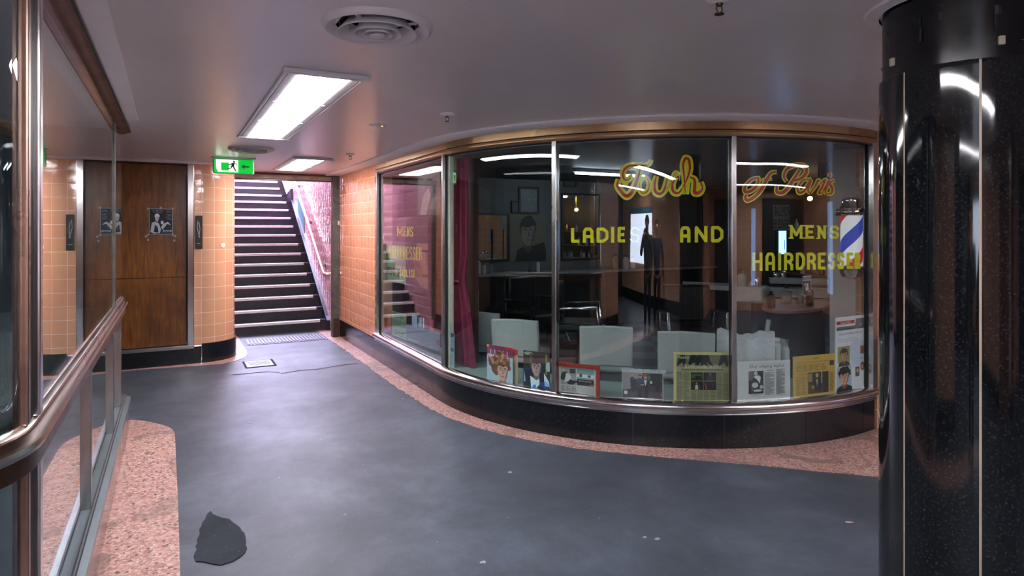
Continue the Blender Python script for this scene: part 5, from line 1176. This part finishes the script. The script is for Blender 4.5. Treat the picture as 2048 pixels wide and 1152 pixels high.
W4('framed_clipping', (1118, 783.5), (1192.5, 790), (1118, 731), -0.055, cols(0.06, 0.05, 0.48, 0.27, 3, 10, '#6f6f6c') + [('#b2b4ae', R4(0.5, 0.05, 0.94, 0.3))]
   + [('#9a9c98', R4(0.06, 0.3, 0.47, 0.96)), ('#2a2b2d', blob(0.16, 0.6, 0.1, 0.2, 12, 0.3, 0, 1)), ('#25272a', blob(0.33, 0.42, 0.14, 0.1, 12, 0.3, 0, 2)), ('#2d2f31', R4(0.3, 0.75, 0.45, 0.92)), ('#d8dad6', [(0.15, 0.4), (0.2, 0.75), (0.27, 0.74), (0.35, 0.6), (0.25, 0.42)]), ('#c9b29c', blob(0.12, 0.86, 0.05, 0.06)),
      ('#77a3a0', R4(0.49, 0.5, 0.94, 0.95)), ('#d9ded9', R4(0.49, 0.62, 0.94, 0.75)), ('#6a3b34', R4(0.56, 0.64, 0.63, 0.76)), ('#4c4f7a', R4(0.78, 0.64, 0.86, 0.74)), ('#2b2c2e', R4(0.49, 0.32, 0.94, 0.55)), ('#b84030', R4(0.49, 0.55, 0.94, 0.565)), ('#c43d22', blob(0.88, 0.36, 0.05, 0.03)), ('text', '#b9bab5', 'BANISSE', 0.55, 0.46, 0.88, 0.52)],
   back='#c4c5bd', frame=(0.028, red, 0.014), label='newspaper clipping in a red wooden frame', cat='framed clipping')
e = W4('group_photo', (1244, 798), (1326.5, 802), (1244, 742), -0.05, [('#b9bfc2', R4(0, 0, 1, 1)), ('#3a3036', R4(0.012, 0.02, 0.985, 0.97)), ('#8c8084', [(0.012, 0.3), (0.012, 0.97), (0.5, 0.97), (0.45, 0.45)]), ('#4a4147', [(0.012, 0.02), (0.012, 0.2), (0.4, 0.3), (0.985, 0.25), (0.985, 0.02)]),
   ('#a43838', R4(0.53, 0.8, 0.6, 0.95)), ('#2f6b48', R4(0.62, 0.7, 0.69, 0.86)), ('#131316', R4(0.7, 0.5, 0.98, 0.95)), ('#141419', [(0.22, 0.28), (0.2, 0.75), (0.26, 0.85), (0.32, 0.7), (0.3, 0.25)]), ('#141419', [(0.3, 0.3), (0.32, 0.75), (0.38, 0.72), (0.37, 0.3)]), ('#b48b74', blob(0.245, 0.84, 0.022, 0.04)), ('#b48b74', blob(0.33, 0.8, 0.02, 0.035)),
   ('#27355a', [(0.35, 0.42), (0.35, 0.7), (0.42, 0.78), (0.5, 0.74), (0.53, 0.4)]), ('#15161d', [(0.38, 0.06), (0.37, 0.42), (0.5, 0.42), (0.5, 0.06)]), ('#c09478', blob(0.44, 0.83, 0.035, 0.055)), ('#241a14', blob(0.44, 0.87, 0.036, 0.03)), ('#13151c', [(0.54, 0.06), (0.52, 0.4), (0.52, 0.7), (0.64, 0.7), (0.65, 0.4), (0.64, 0.06)]), ('#dfe6e4', [(0.53, 0.7), (0.57, 0.48), (0.61, 0.7)]), ('#c89a86', blob(0.57, 0.79, 0.035, 0.055)), ('#c09478', blob(0.5, 0.53, 0.05, 0.025)),
   ('#dfe0dd', blob(0.71, 0.63, 0.028, 0.05)), ('#0d0d10', [(0.82, 0.3), (0.83, 0.8), (0.9, 0.85), (0.92, 0.3)]), ('#d8dde0', R4(0.055, 0.16, 0.13, 0.28)), ('#b03c34', [(0.93, 0.15), (0.97, 0.32), (0.985, 0.12)])],
   back='#b9bfc2', label='colour photo of people shaking hands, taped to the inside of the glass', cat='photograph')
w_ = math.hypot(hit(1326, 800, -0.05)[0]-hit(1244, 800, -0.05)[0], hit(1326, 800, -0.05)[1]-hit(1244, 800, -0.05)[1]); h_ = hit(1244, 742, -0.05)[2]-0.337
mb = MB(); n = 16; rows = [[(-0.004+w_*1.08*k/n, -0.004, h_+v*0.022+0.002*math.sin(k*2.1)*v) for k in range(n+1)] for v in (0, 1)]; mb.grid(rows); mb.build('tape', plain('silvery_tape', '#aebabd', 0.25, 0, 0.4, 120), e, recalc=False)
pick = '#a8a377'
W4('newspaper', (1347, 803), (1461, 802.5), (1347, 704), -0.05, [(pick, R4(0.05, 0.02, 0.97, 0.93)), ('#6f6c4a', R4(0.05, 0.69, 0.97, 0.945)), ('#8f8a62', R4(0.05, 0.69, 0.97, 0.76))]
   + [('#14191a', [(x, 0.94), (x+0.1, 0.94), (x+0.12, 0.83), (x+w2, 0.72), (x+w2-0.03, 0.71), (x+0.06, 0.8), (x-0.02, 0.72), (x-0.05, 0.72)]) for x, w2 in ((0.3, 0.16), (0.42, 0.2), (0.52, 0.18), (0.83, 0.13), (0.1, 0.1))]
   + [('text', '#c9c6a4', 'Metro', 0.06, 0.86, 0.27, 0.93), ('text', '#d9d6b4', 'Subterranean stories', 0.19, 0.67, 0.83, 0.755)]
   + [('#5f5d48', R4(0.14, 0.655-0.022*k, 0.88, 0.643-0.022*k)) for k in range(2)] + [('text', '#2b2b22', 'M', 0.055, 0.54, 0.12, 0.6)]
   + cols(0.05, 0.02, 0.29, 0.6, 2, 34, '#716f56', 2) + cols(0.76, 0.02, 0.97, 0.6, 2, 34, '#716f56', 3) + cols(0.3, 0.02, 0.75, 0.22, 4, 12, '#716f56', 4)
   + [('#27301f', R4(0.3, 0.42, 0.51, 0.59)), ('#4f5a3a', R4(0.31, 0.47, 0.5, 0.56)), ('#16190f', blob(0.42, 0.49, 0.06, 0.03, 10, 0.4)), ('#2a2c2a', R4(0.525, 0.42, 0.745, 0.59)), ('#3f3f3c', [(0.58, 0.42), (0.6, 0.53), (0.68, 0.53), (0.7, 0.42)]), ('#8f7f6a', blob(0.64, 0.55, 0.015, 0.025)),
      ('#1d1c18', R4(0.3, 0.23, 0.51, 0.405)), ('#c9c6b4', [(0.37, 0.24), (0.38, 0.33), (0.42, 0.33), (0.43, 0.24)]), ('#b3876a', blob(0.4, 0.36, 0.013, 0.022)), ('#7a3a2c', R4(0.44, 0.25, 0.455, 0.34)), ('#231d1c', R4(0.525, 0.23, 0.745, 0.405)), ('#b5301f', [(0.53, 0.37), (0.55, 0.38), (0.59, 0.25), (0.56, 0.24)]), ('#6b2a22', R4(0.68, 0.25, 0.7, 0.37))],
   back='#c9c07c', label='yellowed newspaper page in a plastic sleeve headed Subterranean stories', cat='newspaper')
W4('newspaper_clipping', (1474.5, 804), (1580, 799), (1474.5, 723), -0.05, [('text', '#1a1c22', 'Our singing stylist', 0.225, 0.80, 0.89, 0.90), ('#17181c', R4(0.21, 0.16, 0.49, 0.74)), ('#5f6064', R4(0.21, 0.5, 0.3, 0.74)), ('#b8b9bb', blob(0.345, 0.68, 0.035, 0.06)), ('#d9dadb', [(0.3, 0.6), (0.38, 0.5), (0.42, 0.42), (0.44, 0.58), (0.4, 0.63)]), ('#26272b', [(0.23, 0.2), (0.25, 0.5), (0.32, 0.58), (0.4, 0.4), (0.45, 0.2)]), ('#c7c8ca', blob(0.33, 0.38, 0.06, 0.07)), ('#cfd0d2', blob(0.38, 0.24, 0.08, 0.03, 10, 0.2)), ('#b8b9bb', blob(0.45, 0.33, 0.03, 0.05))]
   + cols(0.51, 0.12, 0.72, 0.7, 1, 34, '#5c5e64', 8) + cols(0.73, 0.12, 0.92, 0.78, 1, 40, '#5c5e64', 9) + [('#33353a', R4(0.23, 0.135, 0.47, 0.143)), ('#33353a', R4(0.28, 0.112, 0.4, 0.12)), ('#6b6d72', R4(0.23, 0.92, 0.9, 0.925)), ('#33353a', R4(0.55, 0.745, 0.68, 0.757)), ('#6b6d72', R4(0.23, 0.085, 0.92, 0.089))],
   back='#c8c8c6', label='white clipping headed Our singing stylist with a black and white photo', cat='newspaper clipping')
W4('newspaper_clipping', (1585.5, 797), (1669.5, 788.5), (1585.5, 713.5), -0.05, [('text', '#4a3c14', 'NEWS', 0.47, 0.89, 0.62, 0.94), ('text', '#2e240c', 'Insurer to repay incorrect GST charge', 0.08, 0.81, 0.85, 0.86)]
   + cols(0.07, 0.62, 0.8, 0.79, 5, 9, '#8a7434', 11) + cols(0.07, 0.05, 0.32, 0.5, 2, 22, '#8a7434', 12) + cols(0.86, 0.08, 0.98, 0.55, 1, 24, '#8a7434', 13) + [('text', '#57461a', 'The latter words', 0.08, 0.56, 0.32, 0.59), ('text', '#57461a', 'to a change of tune', 0.08, 0.525, 0.32, 0.55),
     ('#3d3320', R4(0.34, 0.06, 0.83, 0.58)), ('#8d7a4a', R4(0.34, 0.35, 0.44, 0.56)), ('#2a2216', [(0.45, 0.1), (0.48, 0.42), (0.56, 0.48), (0.64, 0.4), (0.66, 0.1)]), ('#b8a468', [(0.53, 0.4), (0.555, 0.22), (0.58, 0.4)]), ('#b8a468', blob(0.555, 0.5, 0.035, 0.055)), ('#9c8a52', blob(0.46, 0.22, 0.03, 0.04)), ('#c4b070', R4(0.655, 0.3, 0.675, 0.58)), ('#2f2717', R4(0.7, 0.1, 0.82, 0.57)), ('#3d3320', R4(0.86, 0.72, 0.96, 0.84))],
   back='#c4a040', label='golden yellow clipping headed NEWS with a brown photo', cat='newspaper clipping')
W4('price_brochure', (1670, 787.5), (1733, 776), (1673, 635.5), -0.05, [('#d9d6de', R4(0, 0, 1, 1)), ('#b31c26', R4(0.04, 0.9, 0.6, 0.945)), ('text', '#f0e8e8', 'Touch of Paris', 0.16, 0.908, 0.48, 0.935), ('#6b6b70', R4(0.04, 0.82, 0.97, 0.87)), ('#4d4f56', R4(0.04, 0.825, 0.97, 0.845)), ('#5f6169', [(0.62, 0.83), (0.64, 0.96), (0.9, 0.96), (0.95, 0.83), (0.87, 0.83), (0.8, 0.89), (0.7, 0.83)]),
     ('text', '#4b4b57', 'TOUCH OF PARIS SCHEDULES', 0.1, 0.755, 0.86, 0.785), ('text', '#6a6a75', 'Best cuts in the city', 0.1, 0.69, 0.7, 0.71), ('text', '#6a6a75', 'Please call in any time', 0.1, 0.66, 0.75, 0.68), ('#c4c8d8', blob(0.7, 0.5, 0.25, 0.2, 14, 0.2)),
     ('#8f9a55', R4(0.07, 0.39, 0.45, 0.605))] + face(0.27, 0.49, 0.1, '#b98a74', '#4a2c1c', '#8a5f4e', 0.12, 1.0, 31, '#4a4030', 1.9) + [('text', '#4b4b57', "MEN'S HAIR CUTS", 0.1, 0.36, 0.45, 0.38), ('#9fb4bf', R4(0.05, 0.05, 0.5, 0.34))]
     + face(0.28, 0.2, 0.135, '#d09a7c', '#2e1810', '#8e5a44', 0.15, 1.1, 33, '#2a2020', 1.9) + [('#8f5a3c', R4(0.78, 0.47, 0.91, 0.58)), ('text', '#6a6a75', 'from $15.00', 0.68, 0.40, 0.92, 0.42), ('#4c4a3c', R4(0.62, 0.17, 0.75, 0.3)), ('#c9a58c', blob(0.69, 0.25, 0.035, 0.03)), ('#7a4a30', blob(0.85, 0.3, 0.07, 0.06)), ('#caa084', blob(0.84, 0.29, 0.03, 0.03))],
   back='#d9d6de', label='tall white price brochure with hair style photos at the right frame', cat='brochure')
# small photo stuck inside the glass
W4('small_photo', (1605, 591), (1622, 590), (1605, 552), -0.045, [('#6a6a72', R4(0, 0.8, 1, 0.95)), ('#1c1c22', R4(0.05, 0.02, 0.95, 0.75)), ('#b9b9c4', blob(0.5, 0.35, 0.2, 0.12, 9, 0.3)), ('#8a8a96', blob(0.3, 0.55, 0.15, 0.1, 9, 0.3)), ('#c9c9d4', R4(0.5, 0.45, 0.65, 0.62)), ('#7a7a86', blob(0.7, 0.2, 0.15, 0.08, 9, 0.3))], z0=None, back='#a9a6b0', label='small black and white photo stuck to the glass below HAIRDRESSER', cat='photograph')
# posters behind the flat pane
W4('portrait_poster', (771, 560), (856, 578.5), (771, 437), -0.24, [('#6f4c5a', R4(0, 0, 1, 1)), ('#2a1a1c', [(0.55, 0.95), (0.5, 0.6), (0.6, 0.3), (0.7, 0.5), (1, 0.6), (1, 1), (0.7, 1)]), ('#a87a60', [(0.78, 0.62), (0.7, 0.4), (0.72, 0.15), (0.85, 0.02), (1, 0), (1, 0.62)]), ('#2a1a1c', R4(0.86, 0.5, 1, 0.53)), ('#7c5040', [(0.95, 0.5), (0.98, 0.3), (1, 0.3), (1, 0.5)]), ('#6b2f2c', R4(0.88, 0.16, 1, 0.19)), ('#4c2c30', blob(0.3, 0.1, 0.2, 0.08, 12, 0.2))], z0=None, back='#6f4c5a', label='large pinkish poster showing half of a face behind the flat pane', cat='poster')
W4('card_sign', (772, 560), (811, 569), (771, 489), -0.12, [('#88b08a', R4(0, 0, 1, 1)), ('#9fc49c', blob(0.4, 0.85, 0.4, 0.13)), ('#4a1f28', [(0.05, 0.25), (0.2, 0.3), (0.2, 0.34), (0.05, 0.3)]), ('text', '#5a2030', 'barber', 0.1, 0.16, 0.9, 0.5, True)], z0=None, back='#88b08a', label='pale green card with reversed handwriting behind MENS HAIRDRESSER', cat='sign')
W4('poster', (757, 654), (782, 667), (757, 611), -0.1, [('#c4865c', R4(0, 0.2, 1, 1)), ('#c4406a', R4(0, 0, 1, 0.2)), ('#b06a44', blob(0.5, 0.6, 0.3, 0.2, 12, 0.2))], z0=None, back='#c4865c', label='small orange and pink poster low behind the flat pane', cat='poster')
W4('card_sign', (784, 669), (813, 681), (784, 621), -0.1, [('#7fae86', R4(0, 0, 1, 1)), ('text', '#3a1c22', 'MENS', 0.1, 0.78, 0.8, 0.98), ('text', '#3a1c22', 'HAIRDRESSER', 0.02, 0.45, 0.98, 0.68), ('text', '#3a1c22', 'STYLIST', 0.2, 0.05, 0.9, 0.25)], z0=None, back='#7fae86', label='green handwritten MENS HAIRDRESSER card low behind the flat pane', cat='sign')
W4('poster', (813, 681), (880, 703), (813, 648), -0.1, [('#5f7a84', R4(0, 0, 1, 1)), ('#8fa0a8', R4(0, 0.9, 1, 0.94)), ('#b9c4c8', R4(0.06, 0.12, 0.4, 0.16)), ('#74475a', R4(0.9, 0.3, 1, 0.6))], z0=None, back='#5f7a84', label='grey-blue banner along the bottom behind the flat pane', cat='poster')
W4('poster', (822, 652), (868, 668), (822, 627), -0.15, [('#1d2a36', R4(0, 0, 1, 1)), ('#9ec4dc', R4(0.05, 0.1, 0.3, 0.95)), ('#7aa6c4', R4(0.35, 0.1, 0.5, 0.9)), ('#d8e4ea', R4(0.55, 0.1, 0.6, 0.95)), ('#a01c54', R4(0.85, 0, 1, 1))], z0=None, back='#1d2a36', label='row of blue and pink magazine pages above the grey-blue banner', cat='poster')
W4('poster', (836, 430), (880, 430), (836, 325), -0.2, [('#5c5550', R4(0, 0, 1, 1)), ('#8a827a', blob(0.5, 0.8, 0.4, 0.15, 14, 0.4)), ('#2b2724', blob(0.6, 0.5, 0.3, 0.2, 14, 0.4)), ('#a8988c', [(0.1, 0), (0.25, 0.35), (0.5, 0.5), (0.6, 0.35), (0.4, 0)]), ('#8a7468', [(0.55, 0.1), (0.7, 0.3), (0.9, 0.35), (0.8, 0.1)])], z0=None, back='#5c5550', label='crumpled silvery poster in the top corner behind the flat pane', cat='poster')

# ------------------------------------------------------------------ the photographer and a companion, seen as reflections
def skin_chain(name, pts, m, parent, levels=2):
    """pts: list of (co, radius, parent index)"""
    me = bpy.data.meshes.new(name); me.from_pydata([p[0] for p in pts], [(p[2], i) for i, p in enumerate(pts) if p[2] is not None], [])
    o = bpy.data.objects.new(name, me); COL.objects.link(o); o.parent = parent
    sk = o.modifiers.new('skin', 'SKIN'); me.skin_vertices.new() if not me.skin_vertices else None
    for i, p in enumerate(pts):
        r = p[1]; me.skin_vertices[0].data[i].radius = (r, r) if isinstance(r, (int, float)) else r
    me.skin_vertices[0].data[0].use_root = True; sk.use_smooth_shade = True
    sb = o.modifiers.new('sub', 'SUBSURF'); sb.levels = levels; sb.render_levels = levels
    me.materials.append(M[m] if isinstance(m, str) else m); return o
def person(x, y, rz, label, coat, trousers, hair, raise_arms=True, h=1.0):
    e = empty('person', (x, y, 0), rz, label, 'person'); e.scale = (h, h, h)
    # body (skin): head, neck, hands as one surface under the clothes; faces local +Y
    hy = 0.30 if raise_arms else 0.06; hzz = 1.50 if raise_arms else 0.80; hx = 0.09 if raise_arms else 0.30
    P = [((0, 0, 0.95), (0.15, 0.11), None), ((0, 0, 1.15), (0.14, 0.10), 0), ((0, 0, 1.38), (0.16, 0.10), 1), ((0, 0.0, 1.50), 0.055, 2), ((0, 0.01, 1.58), (0.075, 0.085), 3), ((0, 0.015, 1.67), (0.082, 0.098), 4), ((0, 0.01, 1.75), (0.05, 0.06), 5)]
    for sx in (-1, 1):
        b = len(P); el = (sx*0.27, 0.12, 1.17) if raise_arms else (sx*0.27, -0.01, 1.13)
        P += [((sx*0.17, 0, 1.42), 0.06, 2), (el, 0.042, b), ((sx*hx+sx*0.01, hy-0.05, hzz-0.03), 0.028, b+1), ((sx*hx, hy, hzz+0.02), (0.036, 0.018), b+2)]
        hb = b+3
        for f in range(4):   # fingers
            ox = (f-1.5)*0.019; k = len(P); L = [0.030, 0.036, 0.034, 0.026][f]
            if raise_arms: P += [((sx*hx-sx*0.02, hy+0.03, hzz+0.02+ox), 0.009, hb), ((sx*hx-sx*(0.02+L), hy+0.035, hzz+0.02+ox), 0.008, k), ((sx*hx-sx*(0.035+L), hy+0.02, hzz+0.02+ox), 0.007, k+1)]
            else: P += [((sx*hx+0, hy+ox, hzz-0.03), 0.009, hb), ((sx*hx-sx*0.005, hy+ox, hzz-0.03-L), 0.008, k), ((sx*hx-sx*0.015, hy+ox, hzz-0.03-L*1.8), 0.007, k+1)]
        k = len(P)
        if raise_arms: P += [((sx*hx-sx*0.01, hy-0.01, hzz-0.02), 0.011, hb), ((sx*hx-sx*0.03, hy+0.005, hzz-0.035), 0.009, k)]
        else: P += [((sx*hx-sx*0.01, hy+0.03, hzz+0.0), 0.011, hb), ((sx*hx-sx*0.015, hy+0.045, hzz-0.03), 0.009, k)]
        b = len(P)
        P += [((sx*0.09, 0, 0.88), 0.085, 0), ((sx*0.10, 0.02, 0.50), 0.055, b), ((sx*0.10, -0.01, 0.12), 0.038, b+1), ((sx*0.10, 0.0, 0.05), 0.035, b+2), ((sx*0.10, 0.11, 0.03), 0.028, b+3)]
    skin_chain('body', P, 'skin', e)
    # face
    for sx in (-1, 1):
        MB().sphere((sx*0.031, 0.098, 1.665), (0.013, 0.009, 0.008), 10).build('eye', 'porcelain', e, smooth=True)
        MB().sphere((sx*0.084, 0.01, 1.655), (0.01, 0.02, 0.03), 10).build('ear', 'skin', e, smooth=True)
    MB().sphere((0, 0.112, 1.64), (0.014, 0.018, 0.026), 10).build('nose', 'skin', e, smooth=True)
    MB().sphere((0, 0.096, 1.595), (0.026, 0.01, 0.007), 10).build('mouth', plain('lips', '#8f4f48', 0.5), e, smooth=True)
    rows = []
    for i in range(9):
        a = (PI*0.56)*i/8; rows.append([(0.099*math.sin(a)*math.cos(t), -0.004+0.118*math.sin(a)*math.sin(t)*(0.8 if math.sin(t) > 0 else 1.0), 1.665+0.115*math.cos(a)+(0.035*math.sin(t)*math.sin(a) if math.sin(t) > 0 else 0)) for t in [2*PI*k/20 for k in range(20)]])
    mb = MB(); mb.grid(rows, None, closeu=True); mb.build('hair', hair, e, smooth=True)
    # clothes
    C = [((0, 0, 0.86), (0.19, 0.14), None), ((0, 0, 1.0), (0.17, 0.13), 0), ((0, 0, 1.2), (0.175, 0.125), 1), ((0, 0, 1.38), (0.19, 0.12), 2), ((0, 0, 1.46), (0.10, 0.085), 3)]
    for sx in (-1, 1):
        el = (sx*0.27, 0.12, 1.17) if raise_arms else (sx*0.27, -0.01, 1.13); b = len(C)
        C += [((sx*0.18, 0, 1.42), 0.075, 3), (el, 0.058, b), ((sx*hx+sx*0.012, hy-0.07, hzz-0.05), 0.040, b+1)]
    skin_chain('coat', C, coat, e)
    T = [((0, 0, 0.93), (0.16, 0.12), None)]
    for sx in (-1, 1):
        b = len(T); T += [((sx*0.09, 0, 0.84), 0.098, 0), ((sx*0.10, 0.02, 0.50), 0.070, b), ((sx*0.10, -0.01, 0.10), 0.055, b+1)]
    skin_chain('trousers', T, trousers, e)
    for sx in (-1, 1): MB().sphere((sx*0.10, 0.045, 0.045), (0.05, 0.14, 0.045), 14).build('shoe', plain('shoe_grey', '#7d7a78', 0.5), e, smooth=True)
    return e
fx, fy = SY, CY
ph = person(-fx*0.42+0.0, -fy*0.42, -YAW, 'person in a dark coat holding up a camera, left reflection in the shop glass', 'coat', 'denim', 'hair', True, 1.02)
cx_, cy_ = -fx*0.75+CY*0.42, -fy*0.75-SY*0.42
person(cx_, cy_, -YAW-0.15, 'person in a navy coat standing at ease, right reflection in the shop glass', plain('navy_coat', '#161e33', 0.8), 'denim', 'hair', False, 0.99)
e = empty('hand_camera', (-fx*0.07, -fy*0.07, 1.575), -YAW, 'black hand-held camera the photographer holds up, seen only in the reflection', 'camera')
MB().box(-0.055, 0.055, -0.04, 0.0, -0.04, 0.035).build('body', 'black', e, bevel=0.01)
